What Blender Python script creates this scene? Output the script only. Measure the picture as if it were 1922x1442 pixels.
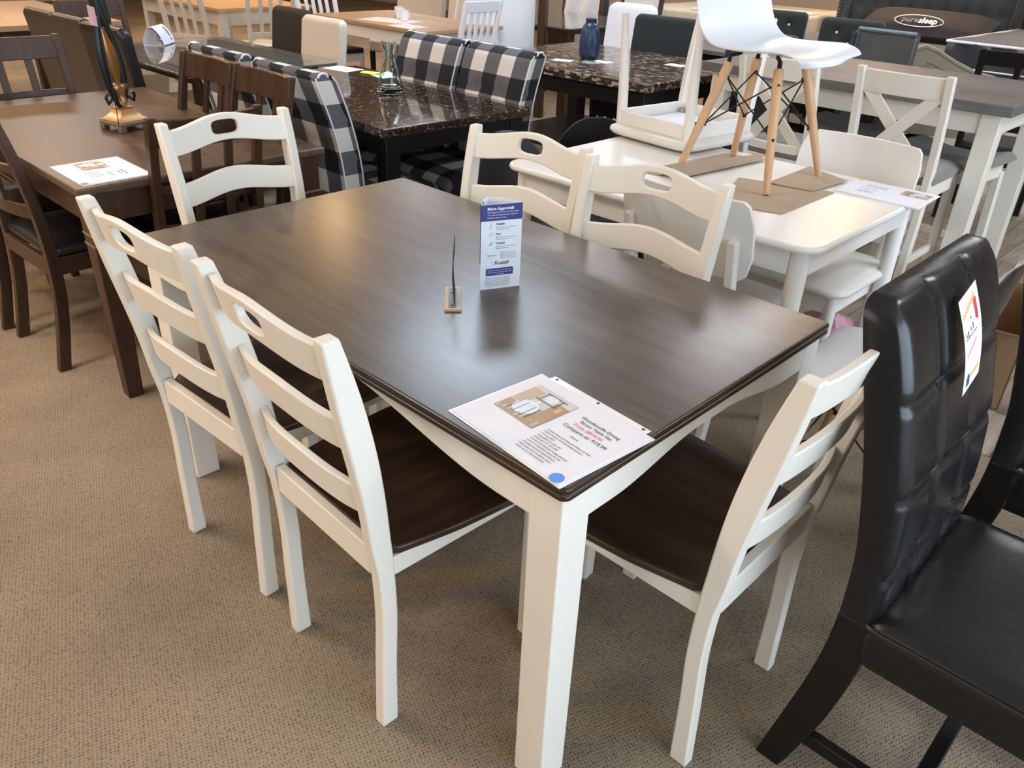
import bpy, bmesh, math, random
from mathutils import Vector, Matrix, Euler
random.seed(7)
for o in list(bpy.data.objects): bpy.data.objects.remove(o)
SC = bpy.context.scene
COL = SC.collection
PI = math.pi
R = math.radians

# ------------------------------------------------------------------ camera
cam = bpy.data.cameras.new('camera'); CAM = bpy.data.objects.new('camera', cam); COL.objects.link(CAM)
CAM.location = (-0.77736, -0.60840, 1.51013)
CAM.rotation_euler = (1.05168891, -0.03576027, -0.79606957)
cam.sensor_fit = 'HORIZONTAL'; cam.sensor_width = 36.0; cam.lens = 1503.07 * 36.0 / 1922.0
cam.clip_start = 0.02; cam.clip_end = 60
SC.camera = CAM
# ------------------------------------------------------------------ world, exposure
SC.view_settings.view_transform = 'Standard'; SC.view_settings.look = 'None'
SC.view_settings.gamma = 1.0; SC.view_settings.exposure = 0.12; SC.view_settings.use_curve_mapping = False
W = bpy.data.worlds.new('world'); SC.world = W; W.use_nodes = True
W.node_tree.nodes['Background'].inputs[0].default_value = (0.62, 0.78, 1.0, 1); W.node_tree.nodes['Background'].inputs[1].default_value = 1.0

def area(name, loc, rot, sx, sy, power, color, spread=180):
    l = bpy.data.lights.new(name, 'AREA'); l.shape = 'RECTANGLE'; l.size = sx; l.size_y = sy
    l.energy = power; l.color = color; l.spread = R(spread)
    o = bpy.data.objects.new(name, l); o.location = loc; o.rotation_euler = rot; COL.objects.link(o); return o
# daylight entering through the storefront windows (wall_front, y = -4.5)
area('window_daylight', (0.3, -4.35, 1.55), (R(90), 0, 0), 5.4, 2.3, 235, (0.68, 0.83, 1.0))
area('warm_side_fill', (-4.85, 1.0, 1.6), (R(90), 0, R(-90)), 3.0, 1.9, 40, (1.0, 0.86, 0.70))  # unseen warm fill, added to tint the faces turned toward it

# ------------------------------------------------------------------ materials
def mat(name, col, rough=0.5, metal=0.0, spec=0.5, coat=0.0, trans=0.0, ior=1.45, emis=None, estr=0, sheen=0):
    m = bpy.data.materials.new(name); m.use_nodes = True
    b = m.node_tree.nodes['Principled BSDF']
    b.inputs['Base Color'].default_value = (*col, 1); b.inputs['Roughness'].default_value = rough
    b.inputs['Metallic'].default_value = metal; b.inputs['Specular IOR Level'].default_value = spec
    b.inputs['Coat Weight'].default_value = coat; b.inputs['Transmission Weight'].default_value = trans
    b.inputs['IOR'].default_value = ior; b.inputs['Sheen Weight'].default_value = sheen
    if emis: b.inputs['Emission Color'].default_value = (*emis, 1); b.inputs['Emission Strength'].default_value = estr
    return m
class NT:
    def __init__(s, m): s.t = m.node_tree; s.b = s.t.nodes['Principled BSDF']
    def n(s, typ, **kw):
        x = s.t.nodes.new(typ)
        for k, v in kw.items():
            if k.startswith('i_'):
                key = k[2:].replace('_', ' ')
                x.inputs[int(key) if key.isdigit() else key].default_value = v
            else: setattr(x, k, v)
        return x
    def l(s, a, b): s.t.links.new(a, b)
    def ramp(s, fac, stops):
        r = s.n('ShaderNodeValToRGB'); e = r.color_ramp.elements
        while len(e) < len(stops): e.new(0.5)
        for i, (p, c) in enumerate(stops): e[i].position = p; e[i].color = (*c, 1)
        s.l(fac, r.inputs[0]); return r
    def bump(s, h, strength, dist):
        b = s.n('ShaderNodeBump'); b.inputs['Strength'].default_value = strength; b.inputs['Distance'].default_value = dist
        s.l(h, b.inputs['Height']); s.l(b.outputs[0], s.b.inputs['Normal'])
    def coord(s, scale=(1, 1, 1), kind='Object', rot=(0, 0, 0)):
        c = s.n('ShaderNodeTexCoord'); m = s.n('ShaderNodeMapping'); m.inputs['Scale'].default_value = scale; m.inputs['Rotation'].default_value = rot
        s.l(c.outputs[kind], m.inputs[0]); return m.outputs[0]

def wood(name, c0, c1, rough=0.35, axis='Y', plank=0.11, scale=1.0, spec=0.5, coat=0.0, planks=True, bump=0.12):
    m = mat(name, c0, rough, spec=spec, coat=coat); t = NT(m)
    sc = {'X': (1.2, 14, 14), 'Y': (14, 1.2, 14), 'Z': (14, 14, 1.2)}[axis]
    v = t.coord(tuple(k * scale for k in sc))
    n = t.n('ShaderNodeTexNoise', i_Scale=1.6, i_Detail=6.0, i_Roughness=0.62, i_Distortion=0.6); t.l(v, n.inputs[0])
    n2 = t.n('ShaderNodeTexNoise', i_Scale=11.0, i_Detail=3.0); t.l(v, n2.inputs[0])
    mx = t.n('ShaderNodeMath', operation='MULTIPLY_ADD', i_1=0.35); t.l(n2.outputs[0], mx.inputs[0]); t.l(n.outputs[0], mx.inputs[2])
    fac = mx.outputs[0]
    if planks:
        vo = t.coord()
        sp = t.n('ShaderNodeSeparateXYZ'); t.l(vo, sp.inputs[0])
        dv = t.n('ShaderNodeMath', operation='DIVIDE', i_1=plank); t.l(sp.outputs[0 if axis == 'Y' else 1], dv.inputs[0])
        fl = t.n('ShaderNodeMath', operation='FLOOR'); t.l(dv.outputs[0], fl.inputs[0])
        wn = t.n('ShaderNodeTexWhiteNoise', noise_dimensions='1D'); t.l(fl.outputs[0], wn.inputs['W'])
        ad = t.n('ShaderNodeMath', operation='MULTIPLY_ADD', i_1=0.22); t.l(wn.outputs[0], ad.inputs[0]); t.l(fac, ad.inputs[2]); fac = ad.outputs[0]
    r = t.ramp(fac, [(0.42, c0), (0.98, c1)]); t.l(r.outputs[0], t.b.inputs['Base Color'])
    rr = t.n('ShaderNodeMapRange', i_3=rough - 0.05, i_4=rough + 0.09); t.l(n.outputs[0], rr.inputs[0]); t.l(rr.outputs[0], t.b.inputs['Roughness'])
    t.bump(n2.outputs[0], bump, 0.001); return m

M_CREAM = mat('cream_paint', (0.80, 0.755, 0.66), 0.38, spec=0.45)
M_WHITE = mat('white_lacquer', (0.82, 0.79, 0.74), 0.3, spec=0.5)
M_WHITEPAINT = mat('white_paint', (0.78, 0.80, 0.84), 0.4)
M_GREIGE = mat('pale_grey_paint', (0.50, 0.49, 0.44), 0.5)
M_TOP = wood('smoked_oak_top', (0.032, 0.021, 0.0135), (0.118, 0.083, 0.054), 0.31, 'Y', 0.13, coat=0.35)
M_TOP.node_tree.nodes['Principled BSDF'].inputs['Coat Roughness'].default_value = 0.27
M_TOPEDGE = mat('dark_brown_edge', (0.034, 0.018, 0.010), 0.22)
M_SEAT = wood('dark_walnut_seat', (0.017, 0.009, 0.005), (0.068, 0.035, 0.020), 0.28, 'Y', 0.12)
M_BROWN = wood('brown_stained_wood', (0.026, 0.012, 0.006), (0.075, 0.036, 0.018), 0.35, 'Z', planks=False)
M_BROWNTOP = wood('brown_table_top', (0.05, 0.028, 0.016), (0.125, 0.075, 0.045), 0.38, 'Y', 0.2)
M_GREYTOP = wood('grey_wood_top', (0.09, 0.08, 0.075), (0.20, 0.175, 0.165), 0.45, 'Y', 0.3)
M_OAK = wood('oak_top', (0.32, 0.19, 0.09), (0.50, 0.33, 0.18), 0.4, 'Y', 0.15)
M_BEECH = wood('beech_leg', (0.52, 0.31, 0.165), (0.68, 0.43, 0.25), 0.45, 'Z', planks=False)
M_BLACKWOOD = mat('black_wood', (0.008, 0.007, 0.007), 0.4, spec=0.35)
M_BLACKMETAL = mat('black_metal', (0.015, 0.015, 0.016), 0.45, metal=0.6)
M_STEEL = mat('zinc_hardware', (0.5, 0.45, 0.36), 0.3, metal=1.0)
M_PAPER = mat('white_paper', (0.80, 0.79, 0.84), 0.6)
M_CARD = mat('glossy_card', (0.82, 0.85, 0.9), 0.35)
M_PLASTIC = mat('clear_plastic_sleeve', (0.9, 0.9, 0.93), 0.12, trans=0.0, spec=0.6)
M_NAVY = mat('navy_print', (0.05, 0.055, 0.24), 0.4)
M_INK = mat('black_ink', (0.09, 0.09, 0.11), 0.7)
M_SOFTINK = mat('soft_black_ink', (0.17, 0.17, 0.19), 0.7)
M_GREYINK = mat('grey_ink', (0.28, 0.31, 0.38), 0.7)
M_BLUEINK = mat('light_blue_print', (0.35, 0.55, 0.80), 0.6)
M_PINKINK = mat('pink_ink', (0.80, 0.25, 0.33), 0.7)
M_REDINK = mat('red_print', (0.62, 0.04, 0.05), 0.6)
M_ORANGE = mat('orange_print', (0.85, 0.45, 0.08), 0.6)
M_WHITEINK = mat('white_print', (0.85, 0.85, 0.88), 0.6)
M_BLUEDOT = mat('blue_sticker', (0.08, 0.28, 0.75), 0.4)
M_GREENDOT = mat('green_sticker', (0.03, 0.30, 0.18), 0.4)
M_LIME = mat('lime_paper', (0.60, 0.80, 0.14), 0.6)
M_BLUESHADE = mat('sofa_blue', (0.03, 0.03, 0.22), 0.8)
M_SHELL = mat('white_moulded_plastic', (0.80, 0.81, 0.84), 0.35)
M_GREYFAB = mat('grey_upholstery', (0.21, 0.19, 0.175), 0.9, sheen=0.3)
M_DARKFAB = mat('charcoal_velvet', (0.012, 0.017, 0.016), 0.85, sheen=0.15)
M_DGREY = mat('dark_grey_fabric', (0.045, 0.048, 0.055), 0.9)
M_DBROWN = mat('dark_brown_upholstery', (0.025, 0.020, 0.017), 0.75)
M_WORN = mat('worn_brown_leather', (0.05, 0.040, 0.034), 0.35)
M_IVORY = mat('ivory_leatherette', (0.66, 0.60, 0.52), 0.42)
M_WHITELEATHER = mat('white_leatherette', (0.74, 0.71, 0.66), 0.33)
M_KRAFT = mat('kraft_cardboard', (0.42, 0.315, 0.22), 0.85)
M_BROWNBOX = mat('brown_box_cardboard', (0.26, 0.15, 0.07), 0.7)
M_GOLD = mat('antique_gold', (0.50, 0.29, 0.12), 0.35, metal=0.75)
M_PEWTER = mat('aged_pewter', (0.20, 0.15, 0.13), 0.45, metal=0.4)
M_AMBER = mat('amber_gilt', (0.36, 0.17, 0.04), 0.22, metal=0.6)
M_BRONZE = mat('blackened_bronze', (0.012, 0.018, 0.022), 0.3, metal=0.3)
M_GLASS = mat('clear_green_glass', (0.86, 0.97, 0.93), 0.03, trans=1.0, ior=1.28)
M_TABLEGLASS = mat('table_glass', (0.80, 0.84, 0.82), 0.02, trans=0.92, ior=1.52, spec=0.8)
M_PLASTICBAG = mat('translucent_plastic_wrap', (0.80, 0.80, 0.84), 0.18, spec=0.7)
M_PINKBAG = mat('pink_bag', (0.62, 0.32, 0.38), 0.3)
M_WRAP = mat('grey_plastic_wrap', (0.10, 0.10, 0.095), 0.15, spec=0.8)
M_MATTRESS = mat('wrapped_mattress', (0.045, 0.048, 0.055), 0.15, spec=1.0)
M_MATTOP = mat('mattress_top', (0.20, 0.185, 0.18), 0.35)
M_CREAMCLOTH = mat('cream_cloth', (0.62, 0.55, 0.44), 0.8)
M_HEAD = mat('dark_green_grey_velvet', (0.030, 0.037, 0.036), 0.75, sheen=0.2)
M_STUD = mat('nailhead', (0.2, 0.2, 0.2), 0.25, metal=1.0)
M_PILLOW = mat('brown_grey_pillow', (0.036, 0.029, 0.029), 0.85)
M_TAUPE = mat('taupe_board', (0.30, 0.265, 0.18), 0.6)
M_BLUEGREY = mat('greyblue_plastic', (0.10, 0.13, 0.15), 0.35)
M_JEWEL = mat('crystal_button', (0.75, 0.78, 0.8), 0.1, metal=0.6)
M_LAMPE = mat('lamp_diffuser', (0.9, 0.9, 0.9), 0.5, emis=(0.95, 0.95, 1.0), estr=19.0)
M_LAMPW = mat('warm_lamp', (0.9, 0.8, 0.6), 0.5, emis=(1.0, 0.62, 0.28), estr=170.0)
M_METALW = mat('white_metal', (0.8, 0.8, 0.8), 0.5)
M_TILE = mat('ceiling_tile', (0.80, 0.77, 0.70), 0.9)
M_WALL = mat('beige_wall', (0.56, 0.47, 0.38), 0.8)
M_FRAME = mat('window_frame_metal', (0.08, 0.08, 0.08), 0.4)

# leather with fine wrinkles
M_LEATHER = mat('black_leather', (0.009, 0.009, 0.010), 0.26, spec=0.5)
t = NT(M_LEATHER); v = t.coord()
n = t.n('ShaderNodeTexNoise', i_Scale=28.0, i_Detail=6.0, i_Distortion=1.2); t.l(v, n.inputs[0])
vr = t.n('ShaderNodeTexVoronoi', i_Scale=340.0); t.l(v, vr.inputs[0])
ad = t.n('ShaderNodeMath', operation='MULTIPLY_ADD', i_1=0.12); t.l(vr.outputs[0], ad.inputs[0]); t.l(n.outputs[0], ad.inputs[2]); t.bump(ad.outputs[0], 0.045, 0.004)
rr = t.n('ShaderNodeMapRange', i_3=0.20, i_4=0.33); t.l(n.outputs[0], rr.inputs[0]); t.l(rr.outputs[0], t.b.inputs['Roughness'])
M_BLEATHER = mat('dull_black_leather', (0.014, 0.013, 0.013), 0.35)

# carpet: looped weave with dark flecks and broad soft stains
M_CARPET = mat('beige_loop_carpet', (0.3, 0.22, 0.16), 0.95, spec=0.1)
t = NT(M_CARPET); v = t.coord(rot=(0, 0, 0.35))
w1 = t.n('ShaderNodeTexWave', wave_type='BANDS', bands_direction='X', i_Scale=38.0, i_Distortion=5.0, i_Detail=2.0, i_Detail_Scale=3.0); t.l(v, w1.inputs[0])
w2 = t.n('ShaderNodeTexWave', wave_type='BANDS', bands_direction='Y', i_Scale=38.0, i_Distortion=5.0, i_Detail=2.0, i_Detail_Scale=3.0); t.l(v, w2.inputs[0])
mu = t.n('ShaderNodeMath', operation='MULTIPLY'); t.l(w1.outputs[1], mu.inputs[0]); t.l(w2.outputs[1], mu.inputs[1])
nn = t.n('ShaderNodeTexNoise', i_Scale=75.0, i_Detail=2.0); t.l(v, nn.inputs[0])
mm = t.n('ShaderNodeMath', operation='MULTIPLY'); t.l(mu.outputs[0], mm.inputs[0]); t.l(nn.outputs[0], mm.inputs[1])
big = t.n('ShaderNodeTexNoise', i_Scale=1.7, i_Detail=4.0, i_Roughness=0.6); t.l(v, big.inputs[0])
r1 = t.ramp(mm.outputs[0], [(0.0, (0.315, 0.252, 0.182)), (0.20, (0.292, 0.230, 0.164)), (0.42, (0.145, 0.110, 0.075))])
r2 = t.ramp(big.outputs[0], [(0.3, (0.74, 0.73, 0.72)), (0.7, (1.15, 1.14, 1.12))])
mix = t.n('ShaderNodeMix', data_type='RGBA', blend_type='MULTIPLY', i_0=1.0); t.l(r1.outputs[0], mix.inputs[6]); t.l(r2.outputs[0], mix.inputs[7])
t.l(mix.outputs[2], t.b.inputs['Base Color']); t.bump(mm.outputs[0], 0.5, -0.004)

# wood-look vinyl floor
M_VINYL = mat('grey_wood_vinyl', (0.25, 0.2, 0.15), 0.4)
t = NT(M_VINYL); v = t.coord()
br = t.n('ShaderNodeTexBrick', i_Scale=1.0, i_Color1=(0.20, 0.155, 0.115, 1), i_Color2=(0.40, 0.34, 0.27, 1), i_Mortar=(0.10, 0.08, 0.06, 1)); br.inputs['Mortar Size'].default_value = 0.003
br.inputs['Brick Width'].default_value = 0.9; br.inputs['Row Height'].default_value = 0.12; br.offset = 0.4; t.l(v, br.inputs[0])
v2 = t.coord((2, 22, 2)); g = t.n('ShaderNodeTexNoise', i_Scale=2.0, i_Detail=5.0); t.l(v2, g.inputs[0])
r = t.ramp(g.outputs[0], [(0.3, (0.6, 0.6, 0.6)), (0.7, (1.25, 1.2, 1.15))])
mix = t.n('ShaderNodeMix', data_type='RGBA', blend_type='MULTIPLY', i_0=1.0); t.l(br.outputs[0], mix.inputs[6]); t.l(r.outputs[0], mix.inputs[7]); t.l(mix.outputs[2], t.b.inputs['Base Color'])

def marble(name, base, vein, scale, rough=0.06, thr=(0.0, 0.030), blot=(0.2, 0.12, 0.07), amt=0.25):
    m = mat(name, base, rough, spec=0.6); t = NT(m); v = t.coord((scale,) * 3)
    n = t.n('ShaderNodeTexNoise', i_Scale=2.0, i_Detail=5.0); t.l(v, n.inputs[0])
    mixv = t.n('ShaderNodeMix', data_type='RGBA', i_0=0.35); t.l(v, mixv.inputs[6]); t.l(n.outputs[1], mixv.inputs[7])
    vo = t.n('ShaderNodeTexVoronoi', feature='DISTANCE_TO_EDGE', i_Scale=3.0); t.l(mixv.outputs[2], vo.inputs[0])
    n3 = t.n('ShaderNodeTexNoise', i_Scale=6.0, i_Detail=2.0); t.l(v, n3.inputs[0])
    r = t.ramp(vo.outputs[0], [(thr[0], (1, 1, 1)), (thr[1], (0, 0, 0))])
    ms = t.n('ShaderNodeMapRange', i_1=0.47, i_2=0.58); t.l(n3.outputs[0], ms.inputs[0])
    mk = t.n('ShaderNodeMath', operation='MULTIPLY'); t.l(r.outputs[0], mk.inputs[0]); t.l(ms.outputs[0], mk.inputs[1])
    n4 = t.n('ShaderNodeTexNoise', i_Scale=5.0, i_Detail=5.0, i_Roughness=0.7); t.l(v, n4.inputs[0])
    rb = t.ramp(n4.outputs[0], [(0.45, base), (0.72, blot)])
    mx = t.n('ShaderNodeMix', data_type='RGBA', i_7=(*vein, 1)); t.l(mk.outputs[0], mx.inputs[0]); t.l(rb.outputs[0], mx.inputs[6])
    t.l(mx.outputs[2], t.b.inputs['Base Color']); return m
M_MARBLE = marble('dark_brown_marble', (0.022, 0.012, 0.009), (0.50, 0.44, 0.38), 8.0, blot=(0.09, 0.045, 0.03))
M_MARBLE2 = mat('mosaic_marble', (0.1, 0.06, 0.04), 0.12, spec=0.6)
t = NT(M_MARBLE2); v = t.coord((24, 9, 24)); vo = t.n('ShaderNodeTexVoronoi', distance='CHEBYCHEV', i_Scale=3.2); t.l(v, vo.inputs[0])
sp = t.n('ShaderNodeSeparateColor'); t.l(vo.outputs[1], sp.inputs[0])
r = t.ramp(sp.outputs[0], [(0.0, (0.02, 0.012, 0.009)), (0.45, (0.07, 0.042, 0.028)), (0.75, (0.13, 0.085, 0.06)), (0.9, (0.42, 0.34, 0.28))]); t.l(r.outputs[0], t.b.inputs['Base Color'])

# buffalo plaid driven by UVs in metres
M_PLAID = mat('buffalo_plaid_fabric', (0.5, 0.5, 0.5), 0.85)
t = NT(M_PLAID); c = t.n('ShaderNodeTexCoord'); sp = t.n('ShaderNodeSeparateXYZ'); t.l(c.outputs['UV'], sp.inputs[0])
hs = []
for k in (0, 1):
    d = t.n('ShaderNodeMath', operation='DIVIDE', i_1=0.20); t.l(sp.outputs[k], d.inputs[0])
    f = t.n('ShaderNodeMath', operation='FRACT'); t.l(d.outputs[0], f.inputs[0])
    g = t.n('ShaderNodeMath', operation='GREATER_THAN', i_1=0.5); t.l(f.outputs[0], g.inputs[0]); hs.append(g)
ad = t.n('ShaderNodeMath', operation='ADD'); t.l(hs[0].outputs[0], ad.inputs[0]); t.l(hs[1].outputs[0], ad.inputs[1])
hf = t.n('ShaderNodeMath', operation='MULTIPLY', i_1=0.5); t.l(ad.outputs[0], hf.inputs[0])
nz = t.n('ShaderNodeTexNoise', i_Scale=900.0); t.l(c.outputs['UV'], nz.inputs[0])
r = t.ramp(hf.outputs[0], [(0.0, (0.008, 0.011, 0.015)), (0.33, (0.12, 0.12, 0.135)), (0.8, (0.70, 0.68, 0.62))]); r.color_ramp.interpolation = 'CONSTANT'
t.l(r.outputs[0], t.b.inputs['Base Color']); t.bump(nz.outputs[0], 0.2, 0.002)

# ------------------------------------------------------------------ mesh builder
class G:
    def __init__(s): s.v = []; s.f = []; s.uv = {}; s.m = []; s.cm = 0; s.sm = True
    def slot(s, k): s.cm = k; return s
    def face(s, idx, uv=None):
        s.f.append(tuple(idx)); s.m.append(s.cm)
        if uv: s.uv[len(s.f) - 1] = uv
    def hexa(s, p):
        b = len(s.v); s.v += [tuple(q) for q in p]
        for q in ((0, 3, 2, 1), (4, 5, 6, 7), (0, 1, 5, 4), (1, 2, 6, 5), (2, 3, 7, 6), (3, 0, 4, 7)): s.face([b + i for i in q])
        return s
    def box(s, x0, x1, y0, y1, z0, z1):
        return s.hexa([(x0, y0, z0), (x1, y0, z0), (x1, y1, z0), (x0, y1, z0), (x0, y0, z1), (x1, y0, z1), (x1, y1, z1), (x0, y1, z1)])
    def taper(s, a, b, z0, z1):   # a,b = (x0,x1,y0,y1) at z0 / z1
        return s.hexa([(a[0], a[2], z0), (a[1], a[2], z0), (a[1], a[3], z0), (a[0], a[3], z0), (b[0], b[2], z1), (b[1], b[2], z1), (b[1], b[3], z1), (b[0], b[3], z1)])
    def loft(s, rings, caps=True, closed=True, u0=0.0, v0=0.0):
        b = len(s.v); n = len(rings[0])
        for r in rings: s.v += [tuple(p) for p in r]
        vd = v0
        for k in range(len(rings) - 1):
            step = (Vector(rings[k + 1][0]) - Vector(rings[k][0])).length; u = u0
            step = max(step, (Vector(rings[k + 1][n // 2]) - Vector(rings[k][n // 2])).length)
            for i in range(n if closed else n - 1):
                j = (i + 1) % n; du = (Vector(rings[k][j]) - Vector(rings[k][i])).length
                s.face((b + k * n + i, b + k * n + j, b + (k + 1) * n + j, b + (k + 1) * n + i), [(u, vd), (u + du, vd), (u + du, vd + step), (u, vd + step)])
                u += du
            vd += step
        if caps and closed:
            s.face([b + i for i in range(n)][::-1]); s.face([b + (len(rings) - 1) * n + i for i in range(n)])
        return s
    def cyl(s, p0, p1, r0, r1=None, n=16):
        return s.tube([p0, p1], [r0, r0 if r1 is None else r1], n)
    def tube(s, pts, rad, n=10):
        pts = [Vector(p) for p in pts]
        if not isinstance(rad, (list, tuple)): rad = [rad] * len(pts)
        rings = []; up = None
        for i, p in enumerate(pts):
            d = (pts[min(i + 1, len(pts) - 1)] - pts[max(i - 1, 0)]).normalized()
            if up is None: up = d.orthogonal().normalized()
            up = (up - d * up.dot(d)); up = up.normalized() if up.length > 1e-6 else d.orthogonal().normalized()
            w = d.cross(up)
            rings.append([p + (up * math.cos(2 * PI * k / n) + w * math.sin(2 * PI * k / n)) * rad[i] for k in range(n)])
        return s.loft(rings)
    def lathe(s, prof, c=(0, 0, 0), n=32, caps=True):
        return s.loft([[(c[0] + r * math.cos(2 * PI * k / n), c[1] + r * math.sin(2 * PI * k / n), c[2] + z) for k in range(n)] for r, z in prof], caps)
    def prism(s, poly, x0, x1, shear=0.0, zmax=1.0):   # poly in (y,z), extruded along x; x shifted by shear*z
        n = len(poly); b = len(s.v)
        for x in (x0, x1): s.v += [(x + shear * z, y, z) for y, z in poly]
        for i in range(n):
            j = (i + 1) % n; s.face((b + i, b + j, b + n + j, b + n + i))
        s.face([b + i for i in range(n)][::-1]); s.face([b + n + i for i in range(n)]); return s
    def strip(s, back, front, x0, x1, shear=0.0):      # two matched (y,z) polylines -> post
        n = len(back)
        rings = [[(x0 + shear * back[i][1], back[i][0], back[i][1]), (x1 + shear * back[i][1], back[i][0], back[i][1]),
                  (x1 + shear * front[i][1], front[i][0], front[i][1]), (x0 + shear * front[i][1], front[i][0], front[i][1])] for i in range(n)]
        return s.loft(rings)
    def grid(s, nu, nv, top, bot):                      # slab between two surfaces
        b = len(s.v); N = (nu + 1) * (nv + 1)
        for fn in (top, bot):
            for j in range(nv + 1):
                for i in range(nu + 1): s.v.append(tuple(fn(i / nu, j / nv)))
        q = lambda i, j, k=0: b + k * N + j * (nu + 1) + i
        for j in range(nv):
            for i in range(nu):
                s.face((q(i, j), q(i + 1, j), q(i + 1, j + 1), q(i, j + 1))); s.face((q(i, j, 1), q(i, j + 1, 1), q(i + 1, j + 1, 1), q(i + 1, j, 1)))
        for i in range(nu): s.face((q(i, 0), q(i, 0, 1), q(i + 1, 0, 1), q(i + 1, 0))); s.face((q(i, nv), q(i + 1, nv), q(i + 1, nv, 1), q(i, nv, 1)))
        for j in range(nv): s.face((q(0, j), q(0, j + 1), q(0, j + 1, 1), q(0, j, 1))); s.face((q(nu, j), q(nu, j, 1), q(nu, j + 1, 1), q(nu, j + 1)))
        return s
    def plate(s, P, F, front, back):                    # 2D verts+faces mapped to two sides, walls on boundary edges
        b = len(s.v); n = len(P)
        s.v += [tuple(front(*p)) for p in P]; s.v += [tuple(back(*p)) for p in P]
        cnt = {}
        for f in F:
            s.face([b + i for i in f]); s.face([b + n + i for i in reversed(f)])
            for i in range(len(f)):
                e = (f[i], f[(i + 1) % len(f)]); cnt[e] = cnt.get(e, 0) + 1
        for (i, j) in cnt:
            if (j, i) not in cnt: s.face((b + j, b + i, b + n + i, b + n + j))
        return s
    def xf(s, M, start=0):
        for i in range(start, len(s.v)): s.v[i] = tuple(M @ Vector(s.v[i]))
        return s
    def build(s, name, mats, parent=None, bevel=0.0, smooth=True, seg=2, angle=35, subsurf=0):
        me = bpy.data.meshes.new(name); me.from_pydata(s.v, [], s.f)
        if not isinstance(mats, (list, tuple)): mats = [mats]
        for m in mats: me.materials.append(m)
        for i, p in enumerate(me.polygons): p.material_index = s.m[i]
        if s.uv:
            ul = me.uv_layers.new(name='UVMap')
            for i, p in enumerate(me.polygons):
                u = s.uv.get(i)
                if u:
                    for k, li in enumerate(p.loop_indices): ul.data[li].uv = u[k]
                else:
                    for li in p.loop_indices:
                        c = me.vertices[me.loops[li].vertex_index].co; ul.data[li].uv = (c.x, c.y)
        bm = bmesh.new(); bm.from_mesh(me); bmesh.ops.recalc_face_normals(bm, faces=bm.faces); bm.to_mesh(me); bm.free()
        o = bpy.data.objects.new(name, me); COL.objects.link(o)
        if parent is not None: o.parent = parent
        if bevel:
            md = o.modifiers.new('bevel', 'BEVEL'); md.width = bevel; md.segments = seg; md.limit_method = 'ANGLE'; md.angle_limit = R(30); md.harden_normals = False
        if subsurf:
            md = o.modifiers.new('sub', 'SUBSURF'); md.levels = subsurf; md.render_levels = subsurf
        if smooth:
            me.polygons.foreach_set('use_smooth', [True] * len(me.polygons))
            if not subsurf: me.set_sharp_from_angle(angle=R(angle))
        return o

def tag(o, label=None, cat=None, group=None, kind=None):
    if label: o['label'] = label
    if cat: o['category'] = cat
    if group: o['group'] = group
    if kind: o['kind'] = kind
    return o
def thing(name, label, cat, loc=(0, 0, 0), rz=0.0, group=None):
    o = bpy.data.objects.new(name, None); COL.objects.link(o); o.location = loc; o.rotation_euler = (0, 0, R(rz))
    o.empty_display_size = 0.1
    return tag(o, label, cat, group)
def dup(root, label, loc, rz=0.0, group=None, rot=None):
    def cp(o, par):
        c = o.copy(); COL.objects.link(c)
        if par is not None: c.parent = par
        for ch in list(o.children):
            if ch.name in names: cp(ch, c)
        return c
    names = set(x.name for x in root.children_recursive)
    c = cp(root, None); c.location = loc; c.rotation_euler = rot if rot else (0, 0, R(rz)); c['label'] = label
    if group: c['group'] = group
    return c
def lerp(tab, z):
    if z <= tab[0][0]: return tab[0][1]
    for (a, va), (b, vb) in zip(tab, tab[1:]):
        if z <= b: return va + (vb - va) * (z - a) / (b - a)
    return tab[-1][1]
def smooth(tab, z):
    if z <= tab[0][0]: return tab[0][1]
    for k in range(len(tab) - 1):
        a, va = tab[k]; b, vb = tab[k + 1]
        if z <= b:
            t = (z - a) / (b - a)
            ma = (vb - tab[k - 1][1]) / (b - tab[k - 1][0]) if k > 0 else (vb - va) / (b - a)
            mb = (tab[k + 2][1] - va) / (tab[k + 2][0] - a) if k + 2 < len(tab) else (vb - va) / (b - a)
            h = b - a
            return (2*t**3-3*t**2+1)*va + (t**3-2*t**2+t)*h*ma + (-2*t**3+3*t**2)*vb + (t**3-t**2)*h*mb
    return tab[-1][1]
def rrect(hx, hy, r, n=5, cx=0, cy=0):
    P = []
    for (sx, sy, a0) in ((1, 1, 0), (-1, 1, 90), (-1, -1, 180), (1, -1, 270)):
        for k in range(n + 1):
            a = R(a0 + 90 * k / n); P.append((cx + sx * (hx - r) + r * math.cos(a), cy + sy * (hy - r) + r * math.sin(a)))
    return P
def slab(name, hx, hy, r, z0, z1, m, parent, bevel=0.004, cx=0, cy=0, seg=3, n=6):
    ring = rrect(hx, hy, r, n, cx, cy)
    return G().loft([[(x, y, z0) for x, y in ring], [(x, y, z1) for x, y in ring]]).build(name, m, parent, bevel, seg=seg)
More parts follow.
